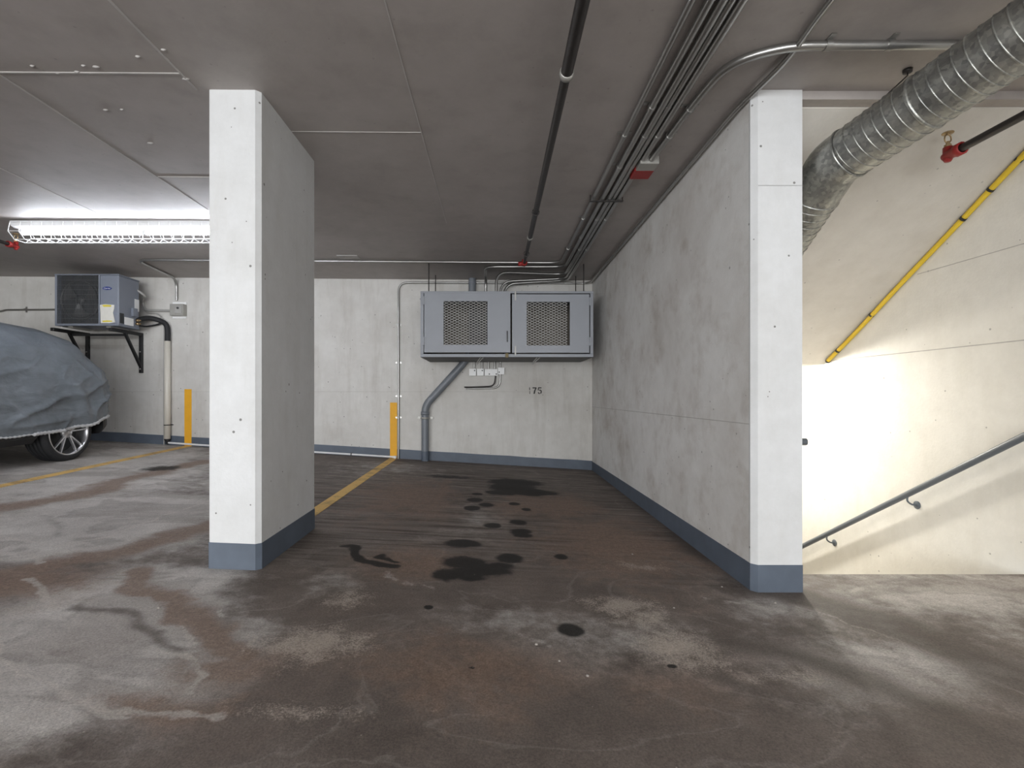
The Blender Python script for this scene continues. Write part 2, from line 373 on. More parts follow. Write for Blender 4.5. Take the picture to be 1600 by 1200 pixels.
    def build(s, name, mat, parent=None, **props):
        me = bpy.data.meshes.new(name); me.from_pydata(s.v, [], s.f)
        me.polygons.foreach_set('use_smooth', s.sm)
        import bmesh
        bm = bmesh.new(); bm.from_mesh(me); bmesh.ops.recalc_face_normals(bm, faces=bm.faces); bm.to_mesh(me); bm.free()
        me.materials.append(M[mat] if isinstance(mat, str) else mat)
        o = bpy.data.objects.new(name, me); COL.objects.link(o)
        if parent is not None:
            o.parent = parent
            o.matrix_parent_inverse = Matrix.Translation(-parent.location)
        for k, v in props.items(): o[k] = v
        return o

def fillet(pts, r, seg=6):
    pts = [Vector(p) for p in pts]; out = [pts[0]]
    for i in range(1, len(pts) - 1):
        a, b, c = pts[i - 1], pts[i], pts[i + 1]
        d1 = (a - b); d2 = (c - b); rr = min(r, d1.length * 0.49, d2.length * 0.49)
        p0 = b + d1.normalized() * rr; p1 = b + d2.normalized() * rr
        for k in range(seg + 1):
            t = k / seg
            out.append(p0 * (1 - t) ** 2 + b * 2 * t * (1 - t) + p1 * t ** 2)
    out.append(pts[-1]); return out
def spline(pts, seg=8):
    pts = [Vector(p) for p in pts]; q = [pts[0] * 2 - pts[1]] + pts + [pts[-1] * 2 - pts[-2]]; out = []
    for i in range(1, len(q) - 2):
        for k in range(seg):
            t = k / seg; a, b, c, d = q[i - 1], q[i], q[i + 1], q[i + 2]
            out.append(0.5 * (b * 2 + (c - a) * t + (a * 2 - b * 5 + c * 4 - d) * t * t + (b * 3 - a - c * 3 + d) * t ** 3))
    out.append(pts[-1]); return out
def thing(name, loc, label, cat, group=None):
    o = bpy.data.objects.new(name, None); COL.objects.link(o); o.location = loc
    o.empty_display_size = 0.1
    o['label'] = label; o['category'] = cat
    if group: o['group'] = group
    return o
def tag(o, label, cat, group=None):
    o['label'] = label; o['category'] = cat
    if group: o['group'] = group
    return o
def struct(o, label, cat):
    o['kind'] = 'structure'; o['label'] = label; o['category'] = cat; return o

# ================================================================ STRUCTURE
# ---- floor: gently sloped slab with stain masks kept as attributes
def build_floor():
    xs = np.concatenate([np.linspace(-11, -6.6, 12), np.arange(-6.5, 1.5, 0.015), [1.5], np.arange(1.515, 3.14, 0.015), [3.13 + 0.12]])
    xs = np.unique(np.round(xs, 4))
    ys = np.concatenate([np.linspace(-6, 0.9, 14), 1.0 * 1.006 ** np.arange(0, 325)])
    ys = ys[ys < D + 0.02]; ys = np.unique(np.round(np.append(ys, [2.84, D + 0.1]), 4))
    nx, ny = len(xs), len(ys)
    XX, YY = np.meshgrid(xs, ys)
    SL = np.where(YY < 2.6, 0.03 + 0.01 * np.clip(YY / 2.6, 0, 1), 0.04 + 0.02 * (YY - 2.6) / (D - 2.6))
    ZZ = 0.01 + SL * np.maximum(0, XW - XX)
    rng = np.random.RandomState(3)
    def vnoise(x, y, sc, seed, octs=4):
        tot = np.zeros_like(x); amp = 1.0; s = 0
        for o in range(octs):
            g = np.random.RandomState(seed + o).rand(256, 256)
            u = x * sc * 2 ** o + 37.3 * o + 90; v = y * sc * 2 ** o + 11.7 * o + 90
            iu = np.floor(u).astype(int); iv = np.floor(v).astype(int); fu = u - iu; fv = v - iv
            fu = fu * fu * (3 - 2 * fu); fv = fv * fv * (3 - 2 * fv)
            a = g[iv % 256, iu % 256]; b = g[iv % 256, (iu + 1) % 256]; c = g[(iv + 1) % 256, iu % 256]; d = g[(iv + 1) % 256, (iu + 1) % 256]
            tot += amp * ((a * (1 - fu) + b * fu) * (1 - fv) + (c * (1 - fu) + d * fu) * fv); s += amp; amp *= 0.5
        return tot / s
    wx = XX + 0.16 * (vnoise(XX, YY, 3.0, 10) - 0.5) * 2; wy = YY + 0.16 * (vnoise(XX, YY, 3.0, 20) - 0.5) * 2
    fx = XX + 0.05 * (vnoise(XX, YY, 7.0, 30) - 0.5) * 2; fy = YY + 0.05 * (vnoise(XX, YY, 7.0, 40) - 0.5) * 2
    hx, hy = 0.5 * (wx + fx), 0.5 * (wy + fy)
    def seg(pts, width, gx=wx, gy=wy, w1=None):
        """soft mask around a pixel-traced floor line; width in metres"""
        p = [floor_px(*q) for q in pts]; best = np.full(XX.shape, 0.0)
        n = len(p) - 1
        for i in range(n):
            (ax, ay), (bx, by) = p[i], p[i + 1]; dx, dy = bx - ax, by - ay
            t = np.clip(((gx - ax) * dx + (gy - ay) * dy) / (dx * dx + dy * dy + 1e-9), 0, 1)
            dd = np.hypot(gx - ax - t * dx, gy - ay - t * dy)
            ww = width if w1 is None else width + (w1 - width) * (i + t) / n
            best = np.maximum(best, 1 - dd / ww * 0.5)
        return np.clip(best, 0, 1)
    def ell(x, y, rx, ry, gx=fx, gy=fy):
        X0, Y0 = floor_px(x, y); ax = rx * Y0 / F; ay = ry * Y0 * Y0 / (F * (H - zf(X0, Y0)))
        return np.clip(1 - np.sqrt(((gx - X0) / ax) ** 2 + ((gy - Y0) / ay) ** 2) * 0.5, 0, 1)
    mx = lambda *a: np.maximum.reduce(a)
    # grey cleaner concrete on the left bays and on the right by the stair
    grey = mx(ell(180, 805, 190, 42, wx, wy), ell(60, 850, 130, 26, wx, wy), ell(150, 960, 150, 75, wx, wy), ell(235, 1030, 160, 70, wx, wy), ell(60, 740, 240, 34, wx, wy), ell(60, 1080, 150, 60, wx, wy),
              ell(270, 905, 90, 22, wx, wy), 0.9 * ell(120, 715, 200, 22, wx, wy))
    right = mx(ell(1480, 925, 330, 50, wx, wy), ell(1420, 1050, 260, 60, wx, wy), 0.8 * ell(1250, 960, 120, 40, wx, wy))
    grey = np.maximum(grey, 0.68 * right)
    mid = mx(0.62 * ell(960, 1000, 200, 60, wx, wy), 0.60 * ell(600, 735, 110, 16, wx, wy), 0.6 * ell(540, 900, 60, 30, wx, wy), 0.62 * ell(1180, 945, 60, 14, wx, wy), 0.55 * ell(750, 800, 70, 40, wx, wy), 0.6 * ell(800, 960, 130, 35, wx, wy))
    grey = np.maximum(grey, 0.78 * mid)
    # rust brown flow bands
    rust = mx(seg([(0, 795), (60, 787), (130, 772), (200, 748), (260, 733), (325, 722)], 0.13),
              seg([(0, 905), (80, 880), (150, 868), (220, 850), (280, 832), (330, 818)], 0.16, w1=0.10),
              0.95 * ell(30, 912, 110, 28, wx, wy),
              seg([(225, 892), (262, 925), (280, 955), (340, 985), (400, 1010)], 0.06),
              0.7 * ell(380, 1030, 120, 40, wx, wy), 0.7 * ell(280, 1100, 160, 26, wx, wy),
              0.8 * ell(640, 775, 90, 28, wx, wy), 0.9 * ell(690, 770, 14, 22), 0.75 * ell(860, 790, 100, 25, wx, wy), 0.8 * ell(640, 880, 90, 26, wx, wy), 0.8 * ell(960, 850, 130, 50, wx, wy),
              0.7 * ell(720, 1050, 200, 60, wx, wy), 0.5 * ell(1050, 1060, 200, 60, wx, wy))
    # the dark damp streak that leaves the wall end and the base of the right wall
    dark = mx(ell(725, 878, 36, 10, hx, hy), ell(748, 893, 50, 11, hx, hy), 0.95 * ell(700, 900, 30, 10, hx, hy), 0.9 * ell(772, 884, 40, 7, hx, hy), 0.9 * ell(735, 905, 34, 6, hx, hy),
              ell(805, 754, 40, 5), ell(800, 762, 34, 7), ell(825, 769, 42, 5), 0.9 * ell(782, 770, 24, 4))
    for x, y, rx, ry in [(742, 781, 12, 3.2), (760, 789, 12, 3.2), (738, 794, 12, 3.4), (803, 787, 8, 2.2), (823, 796, 7, 2), (768, 821, 13, 3.6), (810, 816, 13, 4),
                         (813, 831, 16, 5.5), (818, 837, 14, 3), (797, 872, 20, 7), (723, 849, 28, 5.5), (890, 984, 21, 10), (671, 948, 7, 3.4), (876, 870, 11, 4), (745, 772, 8, 1.8), (1048, 1041, 7, 3), (735, 1043, 6, 2)]:
        dark = np.maximum(dark, ell(x, y, rx, ry, 0.7 * XX + 0.3 * fx, 0.7 * YY + 0.3 * fy))
    dark = mx(dark, 0.85 * seg([(548, 850), (560, 866), (585, 876), (612, 886)], 0.04), 0.85 * seg([(600, 866), (625, 878)], 0.03), 0.7 * ell(250, 732, 30, 5))
    dark = np.maximum(dark, 0.62 * ell(700, 745, 60, 4) )
    damp = mx(seg([(965, 752), (1060, 815), (1180, 915), (1250, 935)], 0.12), seg([(1190, 925), (1300, 945), (1400, 980), (1500, 1020), (1620, 1070)], 0.10, hx, hy, 0.20),
              0.8 * seg([(1150, 1010), (1260, 1035), (1380, 1075), (1500, 1125)], 0.11, hx, hy), 0.8 * seg([(1040, 800), (1120, 880)], 0.14))
    damp = np.maximum(damp, 0.75 * seg([(120, 952), (180, 958), (215, 985), (270, 1012)], 0.045, hx, hy))
    damp = np.maximum(damp, 0.55 * seg([(70, 806), (100, 838)], 0.06, hx, hy))
    # white salt lines
    pale = mx(seg([(0, 838), (60, 848), (92, 853), (170, 838), (240, 812), (325, 782)], 0.020, fx, fy), seg([(48, 905), (72, 925), (85, 955)], 0.03, fx, fy), seg([(0, 1000), (15, 1040), (60, 1066), (110, 1093), (190, 1132)], 0.017, fx, fy),
              seg([(255, 1015), (300, 1035), (312, 1060), (292, 1085)], 0.022, fx, fy), seg([(290, 980), (308, 1010)], 0.014, fx, fy), seg([(340, 952), (352, 962)], 0.02, fx, fy),
              seg([(95, 1075), (160, 1110), (230, 1125), (330, 1130)], 0.03, fx, fy), 0.68 * seg([(560, 848), (590, 880), (620, 905), (680, 925)], 0.05, hx, hy), seg([(1235, 945), (1330, 975), (1430, 1010), (1600, 1085)], 0.014, fx, fy),
              0.8 * seg([(1100, 935), (1160, 945), (1185, 950)], 0.03, fx, fy), 0.7 * seg([(140, 748), (200, 735)], 0.02, fx, fy), seg([(30, 862), (60, 878)], 0.03, fx, fy),
              0.7 * seg([(810, 990), (850, 1010)], 0.04, fx, fy), 0.75 * seg([(260, 800), (325, 800)], 0.03, fx, fy), 0.7 * seg([(980, 845), (1030, 870)], 0.012, fx, fy))
    sand = mx(ell(975, 945, 65, 14), ell(1060, 1010, 75, 34), 0.9 * ell(1000, 968, 50, 20), ell(490, 1005, 85, 30), 0.8 * ell(540, 935, 40, 16), 0.7 * ell(1000, 885, 50, 8), 0.6 * ell(480, 1110, 200, 20), 0.7 * ell(1250, 1060, 120, 16))
    # straight trowel streaks inside the stall
    streak = np.clip((XX + 2.3) / 0.5, 0, 1) * np.clip((YY - 2.3) / 1.0, 0, 1) * np.clip((1.6 - XX) / 0.2, 0, 1)
    idx = np.arange(nx * ny).reshape(ny, nx)
    q = np.stack([idx[:-1, :-1], idx[:-1, 1:], idx[1:, 1:], idx[1:, :-1]], -1)
    cx = 0.5 * (xs[:-1] + xs[1:]); cy = 0.5 * (ys[:-1] + ys[1:])
    keep = ~((cx[None, :] > 1.5) & (cy[:, None] > 2.84))
    q = q[keep]
    v = np.stack([XX.ravel(), YY.ravel(), ZZ.ravel()], 1)
    me = bpy.data.meshes.new('floor'); me.from_pydata(v.tolist(), [], q.tolist())
    def attr(name, r, g, b, al=None):
        al = np.ones(nx * ny) if al is None else al.ravel()
        a = me.attributes.new(name, 'FLOAT_COLOR', 'POINT')
        a.data.foreach_set('color', np.stack([r.ravel(), g.ravel(), b.ravel(), al], 1).astype(np.float32).ravel())
    attr('stain_a', rust, dark, pale, damp); attr('stain_b', np.clip(grey, 0, 1), streak, sand)
    me.materials.append(M['floor'])
    o = bpy.data.objects.new('floor', me); COL.objects.link(o)
    return struct(o, 'stained brown and grey concrete garage floor', 'floor')
floor = build_floor()

# ---- ceiling slab (ends at the stair opening)
mb = MB()
xl = -11.0
mb.add([(xl, -6, zc(xl)), (XW, -6, zc(XW)), (XW, D + .2, zc(XW)), (xl, D + .2, zc(xl)), (xl, -6, 3.1), (XW, -6, 3.1), (XW, D + .2, 3.1), (xl, D + .2, 3.1)],
       [(0, 3, 2, 1), (4, 5, 6, 7), (0, 1, 5, 4), (1, 2, 6, 5), (2, 3, 7, 6), (3, 0, 4, 7)])
zr = zc(XW)
mb.box(XW, XR + .2, -6, 2.59, zr, 3.1)
mb.box(1.63, XR + .2, 2.59, 2.66, zr - 0.045, 3.1)          # shallow lip above the stair opening
ceiling = struct(mb.build('ceiling', 'ceil'), 'dark grey painted concrete slab ceiling of the garage', 'ceiling')
def seam(x0, y0, x1, y1, wd=0.010, h=0.004, name='form_seam'):
    m2 = MB(); d = Vector((x1 - x0, y1 - y0)).normalized(); n = Vector((-d.y, d.x)) * wd / 2
    a = [(x0 + n.x, y0 + n.y), (x0 - n.x, y0 - n.y), (x1 - n.x, y1 - n.y), (x1 + n.x, y1 + n.y)]
    m2.prism(a, lambda x, y: zc(x) - h, lambda x, y: zc(x) + 0.004)
    return m2.build(name, 'seam', ceiling)
seam(-2.54, 0.6, -2.54, 4.3); seam(-1.60, 0.6, -1.60, 2.61); seam(-4.9, 2.48, -1.6, 2.48); seam(-2.54, 3.66, -1.54, 3.66)
seam(-0.456, 1.2, -0.456, 4.6, 0.006, 0.003); seam(-1.26, 3.02, -0.456, 3.02, 0.006, 0.003); seam(-3.6, 3.2, -3.6, 4.5, 0.006, 0.003)
# crumbs of concrete slurry left on the soffit
for x, y, r in [(90, 112, 7), (130, 100, 5), (150, 102, 8), (215, 85, 6), (290, 120, 8), (235, 222, 7), (165, 170, 6), (190, 169, 4), (120, 110, 6), (50, 101, 5), (255, 74, 6)]:
    Y = F * (zc(-3) - H) / (VY - y); p = P(x, y, Y)
    m2 = MB(); s_ = r * Y / F * 0.55
    m2.lathe([(0.004, s_), (-0.003, s_ * 0.8), (-0.006, s_ * 0.3), (-0.007, 0.0)], (0, 0, 0), (0, 0, 1), 9)
    m2.v = [(p.x + a_ * 1.3 * (1 + .3 * math.sin(7 * b_ / s_)), p.y + b_ * .7, zc(p.x) + c_) for a_, b_, c_ in m2.v]
    m2.build('slurry_crumb', 'seam', ceiling)
# patched rectangle near the back wall
p = P(545, 401, 5.76)
MB().box(p.x - .12, p.x + .12, 5.68, 5.82, zc(p.x) - .006, zc(p.x) + .01).build('ceiling_patch', 'seam', ceiling)

# ---- back wall
mb = MB(); mb.box(-11.2, 1.63, D, D + .2, -0.3, 3.1)
wall_back = struct(mb.build('wall_back', 'wall'), 'white painted concrete back wall behind the stalls', 'wall')
for z, x0, x1 in [(1.113, -5.9, 0.5), (1.76, -6.4, -4.9)]:
    MB().box(x0, x1, D - .002, D + .01, z - .0018, z + .0018).build('form_joint', 'joint', wall_back)
mb = MB(); n = 40
for i in range(n):
    xa = -8 + (XW + 8) * i / n; xb = -8 + (XW + 8) * (i + 1) / n
    mb.prism([(xa, D - .004), (xb, D - .004), (xb, D + .01), (xa, D + .01)], lambda x, y: zf(x, D) - .05, lambda x, y: zf(x, D) + .13 + .006 * mnoise.noise((x * 3, 0, 0)))
struct(mb.build('baseboard_back', 'blue'), 'slate blue painted base band along the back wall', 'baseboard')

# ---- right wall of the stall, its chamfered free end facing the camera
c = 0.026
poly = [(XW, D + .05), (XW, 2.58 + c), (XW + c, 2.58), (1.63 - .006, 2.58), (1.63, 2.586), (1.63, D + .05)]
wall_right = struct(MB().prism(poly, lambda x, y: -1.9 if False else -0.2, lambda x, y: 2.69).build('wall_right', 'rwall'), 'soiled white concrete wall with chamfered end right of the empty stall', 'wall')
# lower part of the same wall inside the stairwell
MB().box(1.40, 1.63, 2.90, D + .05, -2.0, -0.2).build('lower_wall', 'stairwall', wall_right)
poly2 = [(XW - .003, D), (XW - .003, 2.58 + c - .002), (XW + c - .002, 2.577), (1.63 + .003, 2.577), (1.633, 2.72), (1.5, 2.72), (1.5, D)]
struct(MB().prism(poly2, lambda x, y: -0.05, lambda x, y: 0.155 - 0.005 * (y - 2.6)).build('baseboard_right', 'blue'), 'slate blue painted base band wrapping the right wall end', 'baseboard')
MB().box(XW - .0015, XW + .01, 2.62, D, 0.90 - .002, 0.90 + .002).build('form_joint', 'joint', wall_right)
MB().box(XW + c, 1.63, 2.5785, 2.6, 2.1655, 2.1675).build('form_joint', 'joint', wall_right)
# white painted facing of the free end
MB().prism([(XW + .0005, 2.60 + c), (XW - .0012, 2.58 + c), (XW + c - .0008, 2.5785), (1.6305, 2.5785), (1.6312, 2.66), (1.5, 2.66)], lambda x, y: 0.1, lambda x, y: zr - .001).build('end_facing', 'col', wall_right)

# ---- stairwell
mb = MB(); mb.box(XR, XR + .2, -6, 7.2, -2.0, 3.1)
wall_stair = struct(mb.build('wall_stair', 'stairwall'), 'bright white concrete wall along the descending stair', 'wall')
MB().box(XR - .003, XR + .01, 2.0, 7.0, 1.378, 1.384).build('form_joint', 'joint', wall_stair)
MB().box(XR - .003, XR + .01, 2.0, 3.6, 1.95, 1.954).build('form_joint', 'joint', wall_stair)
ys0, zs0, sp = 2.66, 2.625, 0.65
ye = 4.62; ze = zs0 - sp * (ye - ys0)
mb = MB(); mb.add([(1.60, ys0, zs0), (XR + .05, ys0, zs0), (XR + .05, ye, ze), (1.60, ye, ze), (1.60, 7.0, ze), (XR + .05, 7.0, ze),
                   (1.60, ys0, zs0 + .3), (XR + .05, ys0, zs0 + .3), (XR + .05, ye, ze + .3), (1.60, ye, ze + .3), (1.60, 7.0, ze + .3), (XR + .05, 7.0, ze + .3)],
                  [(0, 1, 2, 3), (3, 2, 5, 4), (6, 9, 8, 7), (9, 10, 11, 8), (0, 6, 7, 1), (4, 5, 11, 10), (0, 3, 9, 6), (3, 4, 10, 9), (1, 7, 8, 2), (2, 8, 11, 5)])
struct(mb.build('ceiling_stair', 'soffit'), 'sloping beige concrete soffit above the stair', 'ceiling')
struct(MB().box(1.63, XR, 7.0, 7.2, -2.0, 2.0).build('wall_landing', 'stairwall'), 'white concrete wall at the lower stair landing', 'wall')
stair = thing('stair_flight', (2.38, 2.84, -0.2), 'concrete stair descending behind the white wall end', 'stairs')
stair['kind'] = 'structure'
for i in range(9):
    MB().box(1.63, XR, 2.84 + .28 * i, 2.84 + .28 * (i + 1), -2.0, 0.01 - .178 * (i + 1)).build('step', 'stairs', stair)
MB().box(1.63, XR, 2.84 + .28 * 9, 7.0, -2.0, 0.01 - .178 * 10).build('landing', 'stairs', stair)

# ---- outer shell behind the camera (vehicle door opening lets the daylight in)
struct(MB().box(-11.2, -11, -6, D + .2, -.3, 3.1).build('wall_left', 'wall'), 'white concrete wall at the far left end of the garage', 'wall')
mb = MB(); mb.box(-11, -8.4, -6.2, -6, -.3, 3.1)
struct(mb.build('wall_front', 'wall'), 'white concrete wall beside the vehicle door behind the viewer', 'wall')

# ---- column
cx0, cx1, cy0, cy1 = -1.535, -1.262, 2.61, 3.407
def colpoly(g, ch):
    a, b_, c_, d_ = cx0 - g, cx1 + g, cy0 - g, cy1 + g
    return [(a + .006, c_), (b_ - ch, c_), (b_, c_ + ch), (b_, d_ - .006), (b_ - .006, d_), (a + .006, d_), (a, d_ - .006), (a, c_ + .006)]
colm = thing('column', (-1.4, 3.0, zf(-1.4, 3.0)), 'white rectangular concrete column with blue painted foot standing between stalls', 'column')
colm['kind'] = 'structure'
MB().prism(colpoly(0, .024), lambda x, y: 0.0, lambda x, y: zc(x) + .01).build('shaft', 'col', colm)
MB().prism(colpoly(.003, .024), lambda x, y: 0.02, lambda x, y: zf(x, y) + .14).build('painted_foot', 'blue', colm)

# ================================================================ PAINT ON FLOOR AND WALLS
def floor_line(x, y0, y1, wd, label, drift=0.0):
    mb = MB(); n = 60
    for i in range(n):
        ya = y0 + (y1 - y0) * i / n; yb = y0 + (y1 - y0) * (i + 1) / n
        xa = x + drift * (D - ya); xb = x + drift * (D - yb)
        mb.add([(xa - wd / 2, ya, zf(xa - wd / 2, ya) + .0025), (xa + wd / 2, ya, zf(xa + wd / 2, ya) + .0025), (xb + wd / 2, yb, zf(xb + wd / 2, yb) + .0025), (xb - wd / 2, yb, zf(xb - wd / 2, yb) + .0025),
                (xa - wd / 2, ya, zf(xa, ya) - .01), (xa + wd / 2, ya, zf(xa, ya) - .01), (xb + wd / 2, yb, zf(xb, yb) - .01), (xb - wd / 2, yb, zf(xb, yb) - .01)],
               [(0, 1, 2, 3), (0, 4, 5, 1), (1, 5, 6, 2), (2, 6, 7, 3), (3, 7, 4, 0)])
    tag(mb.build('stall_line', 'line'), label, 'floor marking', 'yellow stall lines on the floor')
floor_line(-4.30, 1.2, D - .01, 0.10, 'yellow painted stall line on the floor beside the covered car', 0.02)
floor_line(-1.42, 3.6, D - .01, 0.10, 'worn yellow stall line on the floor running behind the white column')
def wall_stripe(x0, x1, y0, y1, label):
    a = P(x0, y0, D); b_ = P(x1, y1, D)
    tag(MB().bbox(a.x, b_.x, D - .006, D + .004, b_.z, a.z, .001).build('wall_stripe', 'yellow'), label, 'wall marking', 'yellow stall stripes on the back wall')
wall_stripe(288.5, 299.5, 608, 697, 'yellow upright stripe on the back wall left of the white column')
wall_stripe(609.5, 620.5, 629, 719, 'yellow upright stripe on the back wall left of the grey drain pipe')

# stencilled number
num = thing('stall_number', P(837, 611, D), 'black stencilled 175 stall number on the back wall under the grey cabinet', 'number')
def strokes(polys, name):
    mb = MB()
    for poly in polys:
        n = len(poly); ps = [P(x, y, D) for x, y in poly]
        vs = [(p.x, D - .002, p.z) for p in ps] + [(p.x, D + .004, p.z) for p in ps]
        mb.add(vs, [tuple(range(n))] + [(i, (i + 1) % n, n + (i + 1) % n, n + i) for i in range(n)])
    mb.build(name, 'ink', num)
strokes([[(826.9, 605.6), (828.1, 605.2), (828.3, 609.6), (827.3, 609.8)], [(827.4, 611.0), (828.3, 610.8), (828.4, 615.4), (827.3, 615.6)]], 'digit')
strokes([[(832.0, 605.2), (838.4, 605.2), (838.4, 606.9), (832.0, 606.9)], [(836.4, 606.9), (838.4, 606.9), (836.6, 610.6), (835.7, 615.4), (833.5, 615.4), (834.4, 610.8)]], 'digit')
strokes([[(840.6, 605.2), (846.0, 605.2), (846.0, 606.8), (840.6, 606.8)], [(840.4, 606.8), (842.0, 606.8), (841.8, 609.4), (840.2, 610.4)],
         [(841.9, 609.2), (844.6, 608.8), (846.0, 609.8), (846.6, 611.8), (846.2, 614.0), (844.9, 615.4), (843.9, 614.2), (844.7, 612.9), (844.8, 611.4), (844.0, 610.2), (842.0, 610.4)],
         [(840.0, 613.2), (841.8, 612.8), (842.6, 614.1), (843.6, 614.3), (843.7, 615.6), (841.6, 615.5)]], 'digit')

# ================================================================ METAL CABINET
YC = 5.95
cab = thing('storage_cabinet', (0.15, YC + .4, 1.53), 'grey metal storage cabinet with two mesh doors hung from the ceiling', 'cabinet')
xa, xb = -0.908, 1.206; zb, zt = H + .478, H + 1.284
mb = MB(); t = .012
mb.box(xa, xb, YC + .02, D - .002, zt - t, zt)
mb.box(xa, xa + t, YC + .02, D - .002, zb, zt - t); mb.box(xb - t, xb, YC + .02, D - .002, zb, zt - t)
mb.build('shell', 'cab', cab)
MB().box(xa, xb, YC + .02, D - .002, zb, zb + t).build('floor_panel', 'cabdark', cab)
MB().box(xa + t, xb - t, D - .03, D - .018, zb + t, zt - t).build('shade_panel', 'shade_board', cab)  # added panel, its brown paints in the unlit cabinet interior
MB().box(0.12, 0.135, YC + .05, D - .01, zb + t, zt - t).build('divider', 'cabdark', cab)
mb = MB(); f = .038     # front angle frame
mb.bbox(xa, xb, YC - .004, YC + .03, zb, zb + f, .003); mb.bbox(xa, xb, YC - .004, YC + .03, zt - f * .7, zt, .003)
mb.bbox(xa, xa + f, YC - .003, YC + .03, zb + f, zt - f * .7, .003); mb.bbox(xb - f, xb, YC - .003, YC + .03, zb + f, zt - f * .7, .003)
mb.build('front_frame', 'cab', cab)
def X_(x): return (x - VX) * YC / F
def Z_(y): return H - (y - VY) * YC / F
def door(x0, x1, y0, y1, wx0, wx1, wy0, wy1, hingeside):
    a, b_, z1, z0 = X_(x0), X_(x1), Z_(y0), Z_(y1); wa, wb, w1, w0 = X_(wx0), X_(wx1), Z_(wy0), Z_(wy1)
    mb = MB(); y0_, y1_ = YC - .016, YC - .001
    mb.bbox(a, wa, y0_, y1_, z0, z1, .002); mb.bbox(wb, b_, y0_, y1_, z0, z1, .002)
    mb.box(wa - .002, wb + .002, y0_, y1_, z0 + .002, w0); mb.box(wa - .002, wb + .002, y0_, y1_, w1, z1 - .002)
    dr = mb.build('door', 'cab', cab)
    mb = MB()       # expanded metal: slanted strands forming flat diamonds
    pw, ph, sw = 0.066, 0.033, 0.0023
    nx_ = int((wb - wa) / pw) + 2; nz_ = int((w1 - w0) / ph) + 2
    for r in range(-1, nz_ * 2):
        for k in range(-1, nx_ * 2):
            if (r + k) % 2: continue
            for sgn in (1, -1):
                x0s = wa + k * pw / 2; z0s = w0 + r * ph / 2; x1s = x0s + sgn * pw / 2; z1s = z0s + ph / 2
                if min(x0s, x1s) < wa - .001 or max(x0s, x1s) > wb + .001 or z0s < w0 - .001 or z1s > w1 + .001: continue
                d = Vector((x1s - x0s, 0, z1s - z0s)).normalized(); nn = Vector((-d.z, 0, d.x)) * sw
                A = Vector((x0s, YC - .006, z0s)); B = Vector((x1s, YC - .006, z1s)); dy = Vector((0, .003, 0))
                mb.add([A + nn, A - nn, B - nn, B + nn, A + nn + dy, A - nn + dy, B - nn + dy, B + nn + dy], [(0, 1, 2, 3), (4, 7, 6, 5), (0, 3, 7, 4), (1, 5, 6, 2)])
    mb.build('expanded_mesh', 'mesh', dr, kind='stuff')
    for zz in (z1 - .09, z0 + .14):
        hx = a if hingeside < 0 else b_
        h_ = MB(); h_.bbox(hx - .024, hx + .024, YC - .019, YC - .014, zz - .05, zz + .05, .001)
        h_.tube([(hx, YC - .021, zz - .05), (hx, YC - .021, zz + .05)], .005, 8)
        h_.build('hinge', 'cab', dr)
    return dr
d1 = door(663, 797.5, 458.3, 551, 693.4, 761.6, 471, 539, -1)
d2 = door(800, 920.5, 460, 551.5, 823, 890, 472, 540, 1)
hz0, hz1 = Z_(534), Z_(518); hx = X_(792.5)
MB().tube(fillet([(hx, YC - .016, hz0), (hx, YC - .05, hz0), (hx, YC - .05, hz1), (hx, YC - .016, hz1)], .012), .005, 8).build('handle', 'dkpipe', d1)
MB().bbox(X_(804), X_(806.5), YC - .022, YC - .014, Z_(470), Z_(455), .001).build('bolt', 'mesh', d2)
MB().bbox(X_(804), X_(806.5), YC - .022, YC - .014, Z_(556), Z_(541), .001).build('bolt', 'mesh', d2)
MB().bbox(X_(789.5), X_(794.5), YC - .028, YC - .003, Z_(559), Z_(552), .003).build('padlock', 'padlock', cab)
MB().box(P(733, 0, 6.66).x, P(764, 0, 6.66).x, 6.66, 6.68, zb + .02, zt - .02).build('dark_inner_board', 'cabdark', cab)  # added dark board behind half of the left mesh window
for x in (747, 836):    # short bent straps below
    m_ = MB(); A = Vector((X_(x + 6), YC + .06, zb)); B = Vector((X_(x - 3), YC + .12, zb - .075))
    for dx in (-.018, .018): m_.tube([A + Vector((dx, 0, 0)), B + Vector((dx * .4, 0, 0))], .006, 6)
    m_.tube([B + Vector((-.01, 0, 0)), B + Vector((.01, 0, 0))], .008, 6)
    m_.build('strap', 'mesh', cab)
for x, Y in ((670, 5.99), (680.5, 6.6), (899.5, 6.6), (912, 5.99)):
    X = (x - VX) * Y / F
    MB().tube([(X, Y, zt - .01), (X, Y, zc(X) + .01)], .007, 8).build('hanger_rod', 'dkpipe', cab)

# ================================================================ PIPES AND CONDUITS
def conduit(name, pts, r, mat, label, cat='conduit', bend=.12, seg=12, group=None, straps=(), strap_dir=(0, 0, 1)):
    path = fillet(pts, bend)
    root = thing(name, path[0], label, cat, group)
    MB().tube(path, r, seg).build('tube', mat, root)
    for s_, q in straps:
        q = Vector(q); dd = Vector(s_).normalized()
        m_ = MB(); m_.tube([q - dd * .014, q + dd * .014], r + .004, 12)
        sd = Vector(strap_dir) if len(strap_dir) == 3 else Vector((0, 0, 1)); side = dd.cross(sd).normalized()
        e0 = q + sd * (r - .003)
        vs = []
        for a_ in (-1, 1):
            for b2 in (-1, 1):
                for c2 in (0, 1): vs.append(e0 + side * (a_ * (r + .028)) + dd * b2 * .012 + sd * c2 * .003)
        m_.add(vs, [(0, 1, 3, 2), (4, 6, 7, 5), (0, 4, 5, 1), (2, 3, 7, 6), (0, 2, 6, 4), (1, 5, 7, 3)])
        m_.build('strap', 'emt', root)
    return root
Yd = (0, 1, 0); Xd = (1, 0, 0)
